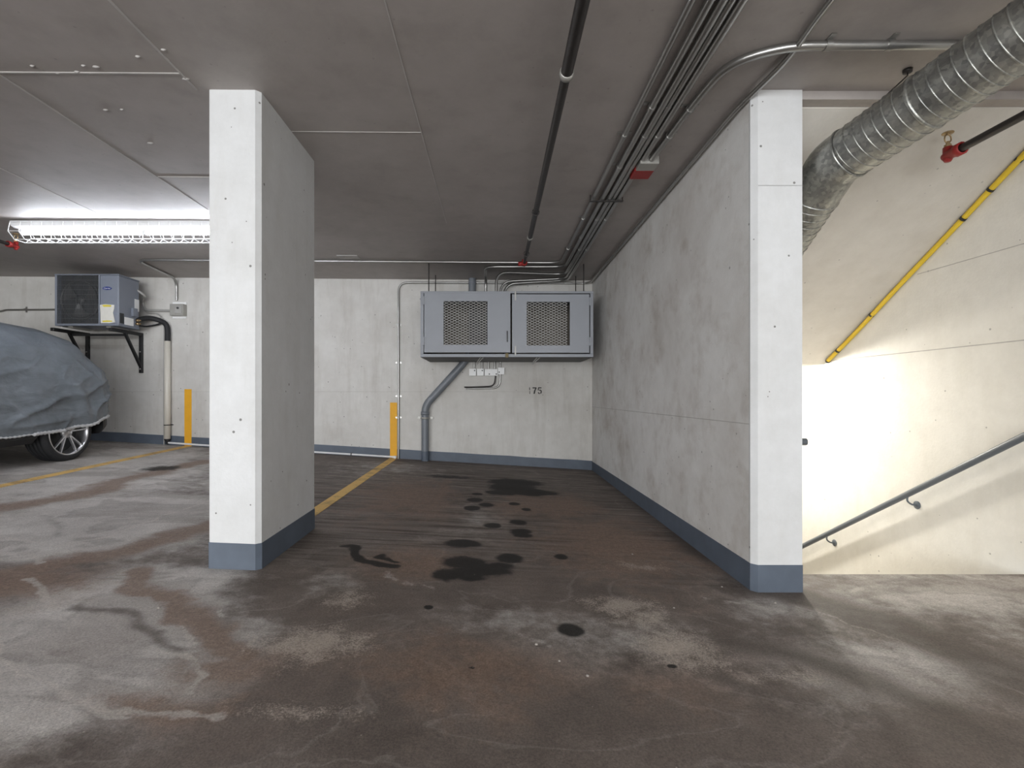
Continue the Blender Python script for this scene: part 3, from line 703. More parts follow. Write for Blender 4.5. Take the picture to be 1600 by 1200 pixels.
cz = lambda X, r: zc(X) - r - .004
# ceiling bundle (left to right)
G = 'conduits in the ceiling bundle'
xs_b = [0.800, 0.872, 0.925, 0.962, 1.005]; rb = [.016, .019, .019, .016, .019]
def bundle(i, tail, label, straps=True):
    x, r = xs_b[i], rb[i]; z = cz(x, r)
    st = [(Yd, (x, y, z)) for y in ((3.0, 4.4, 5.3) if i % 2 == 0 else (2.7, 3.4, 4.9))]
    return conduit('ceiling_conduit', [(x, -0.3, z)] + tail, r, 'emt', label, bend=.16, group=G, straps=st)
z0_ = cz(.8, .016)
bundle(0, [(.800, 5.87, z0_), (-4.33, 5.87, cz(-4.33, .016)), (-4.46, D - .02, cz(-4.4, .016)), (-4.46, D - .02, P(278, 470, D).z)],
       'thin steel conduit, leftmost of the ceiling bundle, turning along the ceiling to the switch box')
z1_ = cz(.87, .019) - .004
bundle(1, [(.872, 6.02, z1_), (-.12, 6.02, z1_), (-.12, 6.55, z1_), (-.12, 6.55, zt - .005)], 'steel conduit second from left in the ceiling bundle, turning down into the cabinet top')
bundle(2, [(.925, 6.40, z1_), (0.02, 6.28, z1_), (0.02, 6.28, zt - .005)], 'steel conduit at the middle of the ceiling bundle, bending to the cabinet')
bundle(3, [(.962, 6.62, z1_), (.10, 6.62, z1_ - .04), (.05, 6.62, zt - .005)], 'thin steel conduit second from right in the ceiling bundle')
bundle(4, [(1.005, 6.72, z1_), (.16, 6.72, z1_ - .05), (.10, 6.72, zt - .005)], 'steel conduit rightmost of the ceiling bundle, bending along the back wall')
rack = MB().bbox(.77, 1.04, 3.93, 3.955, zc(.9) - .052, zc(.9) - .046, .001)
for x in (.775, 1.035): rack.tube([(x, 3.942, zc(.9) - .05), (x, 3.942, zc(.9) + .01)], .004, 6)
tag(rack.build('conduit_hanger', 'dkpipe'), 'flat steel strap hanger carrying the ceiling conduit bundle', 'hanger')

# conduit from the floor, along wall top and the right wall's top corner
rc = .014; xv = (623 - VX) * D / F
zk = zc(-1) - .05
conduit('wall_conduit', [(xv, D - .02, zf(xv, D) + .0), (xv, D - .02, zk), (XW - .035, D - .03, zk - .01), (XW - .028, 2.70, zc(XW) - .03), (XW - .0, 2.48, zc(XW) - .03), (1.395, 2.30, zc(XW) - .022), (1.36, 2.0, zc(XW) - .022), (1.36, -0.4, zc(XW) - .022)],
        rc, 'emt', 'steel conduit rising beside the yellow stripe and following the top of the right wall', bend=.13,
        straps=[((0, 0, 1), (xv, D - .02, zz)) for zz in (.75, 1.05, 1.52, 2.05)], strap_dir=(0, 1, 0))
# wide conduit from the red box, curving right across the ceiling above the duct
x0 = 1.062; r_ = .020; z_ = cz(1.1, r_)
conduit('feeder_conduit', [(x0, 3.28, z_), (x0 + .03, 2.62, z_), (x0 + .06, 2.34, z_), (1.34, 2.225, z_), (XR - .002, 2.215, z_)], r_, 'emt',
        'thick steel conduit curving from the red ceiling box to the stairwell side', bend=.22, straps=[(Yd, (x0 + .013, 3.0, z_)), (Yd, (x0 + .028, 2.72, z_)), (Xd, (1.52, 2.222, z_)), (Xd, (1.80, 2.22, z_))])
# red and grey ceiling box
rbx = thing('alarm_box', (1.05, 3.38, zc(1) - .06), 'small red and grey alarm box on the ceiling beside the conduit bundle', 'box')
MB().bbox(.985, 1.115, 3.29, 3.40, zc(1) - .055, zc(1) + .004, .004).build('body', 'tin', rbx)
MB().bbox(.980, 1.115, 3.40, 3.53, zc(1) - .055, zc(1) + .004, .004).build('cover', 'red', rbx)

# centre sprinkler main
SPX, SPZ = 0.345, H + 1.55
root = thing('sprinkler_pipe', (SPX, 2, SPZ), 'dark steel sprinkler pipe under the ceiling over the empty stall', 'pipe')
MB().tube([(SPX, -3, SPZ), (SPX, 2.34, SPZ)], .029, 16).build('pipe', 'dkpipe', root)
MB().tube([(SPX, 2.34, SPZ), (SPX, 4.75, SPZ)], .0235, 16).build('pipe', 'dkpipe', root)
MB().tube([(SPX, 4.75, SPZ), (SPX, 5.68, SPZ)], .019, 16).build('pipe', 'dkpipe', root)
MB().lathe([(-.02, .026), (-.018, .035), (.012, .035), (.016, .026)], (SPX, 2.34, SPZ), Yd, 20).build('coupling', 'tin', root)
MB().lathe([(-.02, .02), (-.018, .029), (.012, .029), (.016, .02)], (SPX, 4.75, SPZ), Yd, 20).build('coupling', 'tin', root)
m_ = MB(); m_.lathe([(0, 0.0), (0, .034), (.03, .034), (.035, .027), (.085, .027), (.09, .0)], (SPX, 5.64, SPZ), Yd, 16)
m_.lathe([(0, .0), (0, .026), (.05, .026), (.05, 0)], (SPX, 5.70, SPZ), (0, 0, 1), 14)
m_.lathe([(0, .0), (0, .024), (.06, .026), (.06, 0)], (SPX - .07, 5.70, SPZ), (1, 0, 0), 14)
fit = m_.build('red_fitting', 'red', root)
for yh in (1.7, 4.1, 5.3):
    m_ = MB(); m_.tube([(SPX, yh, SPZ + .02), (SPX, yh, zc(SPX) + .01)], .005, 6)
    m_.lathe([(-.008, .027), (-.008, .0315), (.008, .0315), (.008, .027)], (SPX, yh, SPZ), Yd, 16)
    m_.build('ring_hanger', 'dkpipe', root)

def sprinkler_head(root, q, r):
    """upright head on a red elbow at q, fed by a pipe coming from -Y"""
    q = Vector(q)
    m_ = MB(); m_.lathe([(-.085, r + .004), (-.085, r + .013), (-.05, r + .013), (-.045, r + .006), (.0, r + .006), (.025, r * .9), (.032, 0)], q, Yd, 14)
    m_.lathe([(-.035, .0), (-.035, r * .7), (-.02, r + .002), (.045, r + .002), (.045, r * .4)], q, (0, 0, 1), 12)
    m_.build('red_elbow', 'red', root)
    m_ = MB(); m_.lathe([(.04, .0), (.04, .017), (.06, .017), (.062, .009), (.078, .009), (.078, 0)], q, (0, 0, 1), 6, False)
    for sx in (-1, 1): m_.tube(fillet([q + Vector((sx * .008, 0, .07)), q + Vector((sx * .019, 0, .085)), q + Vector((sx * .016, 0, .108)), q + Vector((0, 0, .122))], .008, 3), .0035, 6)
    m_.build('frame_arms', 'brass', root)
    MB().lathe([(.120, 0), (.120, .026), (.124, .028), (.127, .026), (.127, 0)], q, (0, 0, 1), 16).build('deflector', 'brass', root)
q = P(1481, 243, 2.70)
root = thing('sprinkler', q, 'red sprinkler head on a dark pipe in front of the stair soffit beside the duct', 'sprinkler', 'upright sprinkler heads')
MB().tube([(q.x, -1.0, q.z), (q.x, q.y - .05, q.z)], .021, 14).build('pipe', 'dkpipe', root); sprinkler_head(root, q, .021)
q = P(25, 385, 4.85)
root = thing('sprinkler', q, 'small red sprinkler head on a pipe at the left edge under the tube light', 'sprinkler', 'upright sprinkler heads')
MB().tube([(q.x, 1.0, q.z), (q.x, q.y - .05, q.z)], .017, 14).build('pipe', 'dkpipe', root); sprinkler_head(root, q, .017)

# grey drain pipe
px = (664.2 - VX) * (D - .065) / F; yp = D - .065; rp = .052
dp = thing('drain_pipe', (px, yp, zf(px, D)), 'grey plastic drain pipe bending up behind the hanging cabinet', 'pipe')
top = [(px, yp, zf(px, D) - .002), (px, yp, P(0, 634, yp).z), (P(726, 566, yp).x, yp, P(726, 566, yp).z), (P(738, 545, yp).x, yp, P(738, 545, yp).z), (P(738, 545, yp).x, yp, zc(0) + .01)]
MB().tube(fillet(top, .10, 8), rp, 20).build('pipe', 'pvc_grey', dp)
zz = P(0, 634, yp).z
MB().lathe([(-.02, rp), (-.02, rp + .008), (.10 * 0 + .03, rp + .008), (.03, rp)], (px, yp, zz - .11), (0, 0, 1), 20).build('collar', 'pvc_grey', dp)
m_ = MB(); m_.lathe([(-.012, rp), (-.012, rp + .012), (.012, rp + .012), (.012, rp)], (px, yp, zz - .17), (0, 0, 1), 20)
m_.box(px - rp - .055, px + rp + .055, yp + .03, D + .002, zz - .185, zz - .155)
m_.build('clamp', 'tin', dp)
MB().lathe([(0, rp + .0015), (.135, rp + .0015)], (px, yp, zf(px, D)), (0, 0, 1), 20).build('painted_foot', 'blue', dp)

# white junction boxes under the cabinet
YB = D - .06
def jbox(x0, x1, y0, y1, holes, label, stub):
    a = P(x0, y1, YB); b_ = P(x1, y0, YB)
    r_ = thing('junction_box', ((a.x + b_.x) / 2, YB, a.z), label, 'junction box', 'white electrical boxes below the cabinet')
    MB().bbox(a.x + .006, b_.x - .006, YB + .004, D + .002, a.z + .006, b_.z - .006, .003).build('body', 'tin', r_)
    MB().bbox(a.x, b_.x, YB, YB + .006, a.z, b_.z, .002).build('cover_plate', 'box_white', r_)
    for hx_, hy_ in holes:
        h_ = P(hx_, hy_, YB); MB().lathe([(-.004, 0), (-.004, .009), (.002, .009)], h_, Yd, 10).build('knockout', 'screw', r_)
    for sx in stub:
        s_ = P(sx, y0, YB + .03); MB().tube([(s_.x, YB + .03, b_.z - .005), (s_.x, YB + .03, zb + .005)], .012, 10).build('conduit_stub', 'emt', r_)
jbox(733, 743.8, 576, 587, [(741.6, 579)], 'leftmost white square cover box below the grey cabinet', [741])
jbox(745, 755.8, 576, 587, [(753.5, 579)], 'second white square cover box from the left below the cabinet', [753])
jbox(757, 777.5, 576.5, 587, [(764.5, 584.5), (775.3, 584.5)], 'wide white double cover box below the cabinet', [763, 773])
jbox(778, 788.2, 574.3, 585, [(780, 581.5)], 'rightmost white square cover box, set slightly higher than the others', [781.5])
def wallpts(pts, Y): return [P(x, y, Y) for x, y in pts]
conduit('box_conduit', wallpts([(781.5, 584), (781, 606), (728, 607.5)], YB + .03), .012, 'emt', 'bright steel conduit curving left from the rightmost white box', bend=.16, group='curved conduits below the white boxes')
conduit('box_conduit', wallpts([(774.5, 586), (772.5, 603.5), (736, 605), (725.5, 605)], YB + .028), .010, 'dkpipe', 'dull dark conduit curving left from the wide white box', bend=.16, group='curved conduits below the white boxes')

# ================================================================ AIR CONDITIONER ON BRACKETS
YA, YA2 = 6.25, 6.62
ax0 = (86 - VX) * YA / F; ax1 = (185 - VX) * YA / F; az0 = H + .905; az1 = H + 1.571
axs = (155.5 - VX) * YA / F
ac = thing('air_conditioner', ((ax0 + ax1) / 2, (YA + YA2) / 2, az0), 'grey outdoor air conditioner with fan grille mounted high on the wall above the car', 'air conditioner')
mb = MB(); mb.bbox(axs, ax1, YA, YA2, az0 + .02, az1 - .012, .012); mb.build('service_panel', 'ac', ac)
mb = MB(); mb.box(ax0 + .005, axs, YA + .06, YA2, az0 + .02, az1 - .012); mb.build('coil_body', 'acdark', ac)
MB().bbox(ax0 - .006, ax1 + .004, YA - .006, YA2 + .006, az1 - .016, az1, .005).build('top_cover', 'ac', ac)
MB().bbox(ax0 - .003, ax1 + .003, YA - .004, YA2 + .003, az0, az0 + .028, .005).build('base_pan', 'ac', ac)
MB().bbox(ax0 - .004, ax0 + .03, YA - .003, YA + .07, az0 + .02, az1 - .012, .004).build('corner_post', 'ac', ac)
MB().bbox(axs - .012, axs + .004, YA - .003, YA + .06, az0 + .02, az1 - .012, .002).build('corner_post', 'ac', ac)
gx0, gx1, gz0, gz1 = ax0 + .03, axs - .012, az0 + .03, az1 - .02
m_ = MB()
for i in range(31):
    x = gx0 + (gx1 - gx0) * i / 30; m_.box(x - .0018, x + .0018, YA - .003, YA + .001, gz0, gz1)
for i in range(11):
    z = gz0 + (gz1 - gz0) * i / 10; m_.box(gx0, gx1, YA - .005, YA - .002, z - .0018, z + .0018)
m_.build('fan_grille', 'acwire', ac, kind='stuff')
fc = Vector(((gx0 + gx1) / 2, YA + .03, (gz0 + gz1) / 2)); fr = .235
MB().lathe([(.028, fr + .02), (0, fr + .022), (-.004, fr + .012), (.028, fr + .004)], fc, Yd, 40).build('fan_ring', 'fan', ac)
m_ = MB(); m_.lathe([(-.008, 0), (-.006, .05), (.02, .058), (.028, .058)], fc, Yd, 24)
fan = m_.build('fan_hub', 'fan', ac)
for k in range(3):
    a0 = math.radians(20 + 120 * k); m_ = MB(); vs = []
    for i in range(6):
        rr_ = .05 + (fr - .06) * i / 5; span = .30 + .35 * i / 5
        for j in range(5):
            a_ = a0 + span * (j / 4 - .5) * 1.6 + .25 * i / 5
            vs.append((fc.x + math.cos(a_) * rr_, YA + .022 + .02 * (j / 4), fc.z + math.sin(a_) * rr_))
    fs = [(i * 5 + j, i * 5 + j + 1, (i + 1) * 5 + j + 1, (i + 1) * 5 + j) for i in range(5) for j in range(4)]
    m_.add(vs, fs, True); m_.build('blade', 'fan', fan)
# badge with lettering
bc = P(167.3, 450.5, YA - .004); m_ = MB()
el = [(bc.x + .057 * math.cos(t) , bc.z + .021 * math.sin(t)) for t in [2 * math.pi * k / 28 for k in range(28)]]
m_.add([(x, YA - .005, z) for x, z in el] + [(x, YA + .004, z) for x, z in el], [tuple(range(28))] + [(i, (i + 1) % 28, 28 + (i + 1) % 28, 28 + i) for i in range(28)])
badge = m_.build('badge', 'badge', ac)
def text_mesh(txt, size, mat, loc, parent, name, rot=(math.pi / 2, 0, 0), shear=0.0):
    cu = bpy.data.curves.new(name, 'FONT'); cu.body = txt; cu.size = size; cu.align_x = 'CENTER'; cu.align_y = 'CENTER'; cu.extrude = .0006; cu.shear = shear
    cu.resolution_u = 2
    tmp = bpy.data.objects.new('tmp_text', cu); COL.objects.link(tmp); bpy.context.view_layer.update()
    dg = bpy.context.evaluated_depsgraph_get(); me = bpy.data.meshes.new_from_object(tmp.evaluated_get(dg)); bpy.data.objects.remove(tmp)
    Rm = Matrix.Translation(loc) @ Matrix.Rotation(rot[2], 4, 'Z') @ Matrix.Rotation(rot[0], 4, 'X'); me.transform(Rm)
    me.materials.clear(); me.materials.append(M[mat]); o = bpy.data.objects.new(name, me); COL.objects.link(o)
    o.parent = parent
    rp_ = parent
    tr = Vector((0, 0, 0))
    while rp_ is not None: tr += rp_.matrix_parent_inverse.translation + rp_.location; rp_ = rp_.parent
    o.matrix_parent_inverse = Matrix.Translation(-tr)
    return o
text_mesh('Carrier', .030, 'white', Vector((bc.x, YA - .0055, bc.z)), badge, 'lettering', shear=.25)
# torn notice, yellow print at its head and foot
def plate(poly, Y, mat, parent, name, th=.002):
    ps = [P(x, y, Y) for x, y in poly]; n = len(ps)
    return MB().add([(p.x, Y - th, p.z) for p in ps] + [(p.x, Y + th, p.z) for p in ps], [tuple(range(n))] + [(i, (i + 1) % n, n + (i + 1) % n, n + i) for i in range(n)]).build(name, mat, parent)
nt_ = plate([(156.2, 476.5), (165, 475.2), (178.8, 476.5), (178.5, 482), (176.6, 488.5), (178, 495), (180, 503.5), (171, 505.2), (157.5, 504.8), (157, 490)], YA - .006, 'paper', ac, 'notice_sheet')
for pl in ([(159.5, 476.6), (165, 475.9), (174, 476.8), (173.5, 479.3), (162, 479.6)], [(159.5, 501.2), (167, 500.4), (175, 501.0), (175.5, 502.6), (161, 503.4)]):
    plate(pl, YA - .0085, 'paper_y', nt_, 'yellow_print', .0008)
# side details: data plate, louvre, access valve, cover
def side_box(x0, x1, z0, z1, mat, name, th=.003):
    return MB().bbox(ax1 - .001, ax1 + th, x0, x1, z0, z1, min(.0012, th * .3)).build(name, mat, ac)
side_box(YA + .10, YA + .26, az0 + .03, az0 + .13, 'box_white', 'data_plate')
lv = side_box(YA + .02, YA + .09, az0 + .04, az0 + .17, 'acdark', 'vent_louvre', .004)
side_box(YA + .28, YA + .36, az0 + .24, az0 + .40, 'white', 'wiring_label', .004)
side_box(YA + .22, YA + .30, az0 + .16, az0 + .27, 'ac', 'valve_cover', .03)
m_ = MB()
for zz in (az0 + .07, az0 + .115): m_.lathe([(0, .0), (0, .018), (.035, .018), (.035, .011), (.06, .011), (.06, 0)], (ax1, YA + .31, zz), Xd, 10)
m_.build('service_valve', 'brass', ac)
for xx in (ax0 + .16, ax1 - .16): MB().bbox(xx - .03, xx + .03, YA + .04, YA2 - .02, az0 - .02, az0 + .002, .004).build('mount_foot', 'tin', ac)

def bracket(X, label):
    r_ = thing('wall_bracket', (X, D - .02, H + .32), label, 'bracket', 'black brackets under the air conditioner')
    zt_ = az0 - .02
    MB().bbox(X - .022, X + .022, 6.27, D + .002, zt_ - .042, zt_, .003).build('arm', 'black', r_)
    MB().bbox(X - .022, X + .022, D - .035, D + .002, H + .325, zt_ - .042, .003).build('upright', 'black', r_)
    A = Vector((X, 6.52, zt_ - .03)); B = Vector((X, D - .02, H + .40)); d = (B - A).normalized(); n_ = Vector((0, -d.z, d.y)) * .012; s_ = Vector((.018, 0, 0))
    MB().add([A + n_ + s_, A - n_ + s_, B - n_ + s_, B + n_ + s_, A + n_ - s_, A - n_ - s_, B - n_ - s_, B + n_ - s_], [(0, 1, 2, 3), (7, 6, 5, 4), (0, 4, 5, 1), (1, 5, 6, 2), (2, 6, 7, 3), (3, 7, 4, 0)]).build('brace', 'black', r_)
    for zz in (H + .38, H + .62): MB().lathe([(0, 0), (0, .009), (.008, .009)], (X, D - .043, zz), Yd, 8).build('bolt', 'tin', r_)
bracket(-5.71, 'black steel bracket under the left end of the air conditioner')
bracket(-4.96, 'black steel bracket under the right end of the air conditioner')
tag(MB().bbox(-5.73, -4.94, 6.55, 6.585, az0 - .066, az0 - .0625 + .0, .001).bbox(-5.73, -4.94, 6.55, 6.553, az0 - .066, az0 - .095, .001).build('cross_bar', 'black'), 'thin black cross bar joining the two air conditioner brackets', 'bar')

# wall switch box and its lines
sb_ = thing('switch_box', P(278, 485, D), 'galvanised electrical switch box on the wall right of the air conditioner', 'switch box')
a = P(264.5, 493, D - .09); b_ = P(288, 474.5, D - .09)
MB().bbox(a.x, b_.x - .02, D - .085, D + .002, a.z, b_.z, .004).build('body', 'tin', sb_)
MB().bbox(a.x + .075, b_.x - .035, D - .098, D - .084, a.z + .03, b_.z - .03, .003).build('cover', 'mesh', sb_)
MB().lathe([(-.014, 0), (-.014, .014), (.0, .014)], ((a.x + b_.x) / 2 + .02, D - .098, (a.z + b_.z) / 2 + .02), Yd, 10).build('knob', 'screw', sb_)
a2 = P(269, 497.5, D - .02); b2 = P(290.5, 472, D - .02)
MB().bbox(a2.x, b2.x, D - .014, D + .002, a2.z, b2.z, .002).build('backplate', 'box_white', sb_)
yq = D - .03
conduit('flexible_conduit', [(ax1 - .03, YA2 - .04, az1 - .12), (ax1 + .07, YA2 + .02, az1 - .20), P(222, 470, yq), P(226, 485, yq), P(266, 485.5, yq)], .016, 'mesh', 'grey flexible conduit from the air conditioner to the switch box', bend=.10)
conduit('control_cable', [P(222, 480, yq), P(228, 488.5, yq), P(248, 490, yq), P(256, 502, yq), P(256.3, 700, yq)], .007, 'mesh', 'thin grey cable dropping along the cream pipe', 'cable', bend=.12)
hose = [(ax1 - .02, YA2 - .06, az0 + .11), P(232, 497, 6.72), P(252, 502, D - .05), P(261, 511, D - .05), P(262, 534, D - .05)]
ln = thing('refrigerant_line', P(262, 534, D - .05), 'black foam insulated refrigerant hose entering the cream pipe', 'hose')
MB().tube(spline(hose), .034, 14).build('insulation', 'rubber', ln)
MB().tube(spline([(ax1 - .02, YA2 - .03, az0 + .06), P(226, 510, 6.72), P(236, 509, D - .04), P(246, 507, D - .05), P(255, 503, D - .05)]), .012, 10).build('small_line', 'rubber', ln)
pp = thing('cover_pipe', P(262, 690, D - .05), 'cream plastic pipe standing against the wall below the black hose', 'pipe')
xp = P(261.5, 0, D - .05).x; zt1 = P(0, 533, D - .05).z; zb1 = P(0, 687, D - .05).z
MB().lathe([(0, .034), (0, .040), (zt1 - zb1, .040), (zt1 - zb1, .034)], (xp, D - .05, zb1), (0, 0, 1), 18).build('pipe', 'pvc_white', pp)
MB().lathe([(-.065, 0), (-.065, .014), (-.03, .02), (0, .041), (.012, .041)], (xp, D - .05, zb1), (0, 0, 1), 18).build('reducer', 'rubber', pp)
m_ = MB(); zz = P(0, 664, D - .05).z; m_.lathe([(-.006, .040), (-.006, .045), (.006, .045), (.006, .040)], (xp, D - .05, zz), (0, 0, 1), 18); m_.box(xp - .055, xp + .055, D - .012, D + .002, zz - .006, zz + .006)
m_.build('clamp', 'dkpipe', pp)
xe = P(617, 0, D - .03).x
dr = [(xp, D - .05, zb1 - .05), (xp, D - .05, zf(xp, D) + .035), (xp + .3, D - .03, zf(xp + .3, D) + .028), (xe, D - .03, zf(xe, D) + .022)]
dl = thing('drain_line', (xp, D - .04, zf(xp, D)), 'thin white plastic drain tube lying along the foot of the back wall', 'pipe')
MB().tube(fillet(dr, .05), .013, 12).build('tube', 'white', dl)
m_ = MB(); m_.lathe([(-.03, .017), (.02, .017), (.025, .0)], (xe, D - .03, zf(xe, D) + .022), Xd, 12); m_.lathe([(-.026, .016), (.015, .016), (.015, 0)], (xe, D - .03, zf(xe, D) + .024), (0, 0, 1), 12); m_.build('elbow', 'white', dl)
for x in (360, 550):
    X = P(x, 0, D).x; MB().box(X - .006, X + .006, D - .05, D + .002, zf(X, D) + .01, zf(X, D) + .045).build('clip', 'dkpipe', dl)
conduit('wall_cable', [(-8.0, D - .02, H + 1.07), P(3, 486, D - .02), P(9, 484.2, D - .02), (-5.9, D - .02, P(0, 484, D).z), (-5.75, 6.64, P(0, 484, D).z)], .013, 'emt', 'grey conduit on the wall running left from the air conditioner', bend=.08,
        straps=[(Xd, (P(42, 0, D).x, D - .02, P(0, 484, D).z))], strap_dir=(0, 1, 0))

# ================================================================ FLUORESCENT FIXTURES
def fixture(x0, Y, label, tube='tube_dim'):
    zt_ = zc(x0 + 1.2) - .003
    r_ = thing('strip_light', (x0 + 1.22, Y, zt_), label, 'strip light', 'caged tube lights on the ceiling')
    m_ = MB(); prof = [(-.075, 0), (.075, 0), (.066, -.045), (.034, -.058), (-.034, -.058), (-.066, -.045)]
    vs = [(x0, Y + a_, zt_ + b2) for a_, b2 in prof] + [(x0 + 2.44, Y + a_, zt_ + b2) for a_, b2 in prof]
    m_.add(vs, [tuple(range(6)), tuple(range(6, 12))] + [(i, (i + 1) % 6, 6 + (i + 1) % 6, 6 + i) for i in range(6)]); m_.build('housing', 'white', r_)
    zt2 = zt_ - .092
    for k in range(2):
        xa_ = x0 + .06 + 1.18 * k
        for yy in (0.0,):
            MB().tube([(xa_, Y + yy, zt2), (xa_ + 1.14, Y + yy, zt2)], .019, 14).build('lamp_tube', tube, r_)
            for xx in (xa_ - .022, xa_ + 1.142): MB().bbox(xx, xx + .02, Y + yy - .02, Y + yy + .02, zt2 - .02, zt_ - .045, .003).build('lamp_holder', 'white', r_)
    m_ = MB(); nw = 24; gp = [(-.095, -.015), (-.115, -.11), (-.055, -.170), (.055, -.170), (.115, -.11), (.095, -.015)]
    for i in range(nw + 1):
        x = x0 + .02 + 2.40 * i / nw; m_.tube([(x, Y + a_, zt_ + b2) for a_, b2 in gp], .0032, 6)
    for a_, b2 in gp: m_.tube([(x0 + .02, Y + a_, zt_ + b2), (x0 + 2.42, Y + a_, zt_ + b2)], .0032, 6)
    m_.build('wire_guard', 'white', r_, kind='stuff')
fixture(-4.57, 4.66, 'caged white fluorescent strip light on the ceiling beside the column', 'tube')
fixture(-6.2, -0.9, 'caged white fluorescent strip light over the aisle at the left behind the viewer')
fixture(-3.5, -2.6, 'caged white fluorescent strip light over the aisle further behind the viewer')
fixture(0.45, -0.75, 'caged strip light added out of view over the aisle to light the column side')  # added unseen lamp, brightens the column's right face and the wall end

# lamp over the lower landing
sl_ = thing('stairwell_light', (2.46, 5.0, ze), 'round lit ceiling lamp over the lower stair landing', 'lamp')
MB().lathe([(0, 0), (0, .15), (-.03, .15), (-.03, .12)], (2.46, 5.0, ze + .002), (0, 0, 1), 28).build('base', 'white', sl_)
MB().lathe([(-.03, .085), (-.06, .08), (-.085, .06), (-.095, 0.0)], (2.46, 5.0, ze), (0, 0, 1), 28).build('lens', 'stairlamp', sl_)

# ================================================================ SPIRAL DUCT
R_D = .130
Pa = P(1545, 92, 1.98); Pb = P(1303, 256, 2.60)
dirn = (Pa - Pb).normalized()
Pe = Pb + Vector((-.02, .85, -.85 * .66))
d2n = (Pe - Pb).normalized()
duct = thing('spiral_duct', Pb, 'galvanised spiral air duct descending behind the white wall end', 'duct')
far = Pa + dirn * 1.3
s1 = Pb + dirn * .075; s2 = Pb + d2n * .075
MB().tube([far, Pa, s1], R_D, 40, caps=False).build('straight_duct', 'galv', duct)
MB().tube([s2 + d2n * .12, Pe], R_D, 40, caps=False).build('straight_duct', 'galv', duct)
elb = MB().tube([s1 + dirn * .012] + fillet([s1, Pb, s2], .07, 3)[1:-1] + [s2 + d2n * .125], R_D + .003, 40, caps=False).build('elbow', 'galv', duct)
def ring(mb_, c_, ax, rr, th):
    mb_.lathe([(-th, rr - .001), (-th * .6, rr + th * .8), (th * .6, rr + th * .8), (th, rr - .001)], c_, ax, 40)
m_ = MB(); ring(m_, s1 + dirn * .014, dirn, R_D + .003, .006); m_.build('seam_ring', 'galv', duct)
m_ = MB(); ring(m_, s2 + d2n * .115, d2n, R_D + .003, .006); m_.build('seam_ring', 'galv', duct)
m_ = MB(); ring(m_, s1 + dirn * .36, dirn, R_D, .008); m_.build('seam_ring', 'galv', duct)
def helix(p0, ax, length, pitch, skip=0):
    u = ax.cross(Vector((0, 0, 1))).normalized(); v = ax.cross(u); pts = []; n = int(length / pitch * 28)
    for i in range(n):
        t = 2 * math.pi * i / 28; pts.append(p0 + ax * (pitch * i / 28) + (u * math.cos(t) + v * math.sin(t)) * (R_D + .0008))
    return pts
MB().tube(helix(s1 + dirn * .03, dirn, (far - s1).length - .05, .046), .0036, 6).build('spiral_seam', 'galv', duct)
MB().tube(helix(s2 + d2n * .14, d2n, (Pe - s2).length - .16, .046), .0036, 6).build('spiral_seam', 'galv', duct)
m_ = MB(); hq = s1 + dirn * .30
hp = P(1418, 108, 2.42)
m_.tube([(hp.x, hp.y, zc(2)), (hp.x, hp.y, zc(2) - .03), hq + Vector((-.08, .06, .10))], .0035, 6)
m_.lathe([(0, .0), (0, .022), (-.016, .02), (-.018, 0)], (hp.x, hp.y, zc(2) + .001), (0, 0, 1), 10)
m_.build('hanger_wire', 'dkpipe', duct)

# ================================================================ HANDRAILS AND YELLOW HOSE
XH = XR - .072
def zh(Y): return 0.817 - .622 * (Y - 2.81)
hr = thing('handrail', (XH, 3.5, zh(3.5)), 'grey steel handrail sloping down the bright stairwell wall', 'handrail')
MB().tube(fillet([(XH, 2.2, zh(2.72)), (XH, 2.72, zh(2.72)), (XH, 6.2, zh(6.2))], .08), .0215, 18).build('rail', 'grey_rail', hr)
def rail_bracket(Y):
    b2 = MB(); z = zh(Y) - .02
    b2.tube(spline([(XH, Y, z + .004), (XH, Y - .0, z - .03), (XH + .03, Y, z - .055), (XR - .004, Y, z - .06)], 5), .0065, 8)
    b2.lathe([(0, .0), (0, .03), (-.006, .030), (-.010, .022), (-.012, 0)], (XR + .001, Y, z - .06), Xd, 18)
    b2.build('bracket', 'grey_rail', hr)
for px_ in (1418, 1292):
    Y = XH * F / (px_ - VX); rail_bracket(Y)
XL = 1.63 + .075
hl = thing('handrail', (XL, 3.2, .7), 'short grey handrail end showing just behind the white wall end', 'handrail')
def zl(Y): return .775 - .622 * (Y - 2.95)
MB().tube(fillet([(1.64, 2.93, zl(2.95)), (1.875, 2.93, zl(2.95))], .02) , .0215, 16).build('rail_end', 'grey_rail', hl)
MB().tube([(XL, 2.93, zl(2.95)), (XL, 6.0, zl(6.0))], .0215, 16).build('rail', 'grey_rail', hl)

# yellow hose clipped in the angle of the soffit and wall
yh = thing('yellow_hose', (XR - .02, 2.7, 2.55), 'yellow hose fixed along the slope where soffit meets the stairwell wall', 'hose')
def zs(Y): return zs0 - sp * (Y - ys0)
MB().tube([(XR - .021, Y, zs(Y) - .026 - .004 * math.sin(Y * 9)) for Y in np.linspace(2.3, 4.55, 40)] if False else
          [(XR - .021, 2.67, zs(2.67) - .028)] + [(XR - .021 - .003 * math.sin(Y * 7), Y, zs(Y) - .027 - .004 * math.sin(Y * 5)) for Y in np.linspace(2.75, 4.55, 30)], .017, 12).build('hose', 'yhose', yh)
for px_, in ((1592,), (1548,), (1505,), (1362,), (1309,), (1287,)):
    Y = (XR - .021) * F / (px_ - VX)
    if Y > 4.54: Y = 4.54
    q = Vector((XR - .021, Y, zs(Y) - .027)); dd = Vector((0, 1, -sp)).normalized()
    MB().tube([q - dd * .008, q + dd * .008], .020, 12).build('tie', 'black', yh)

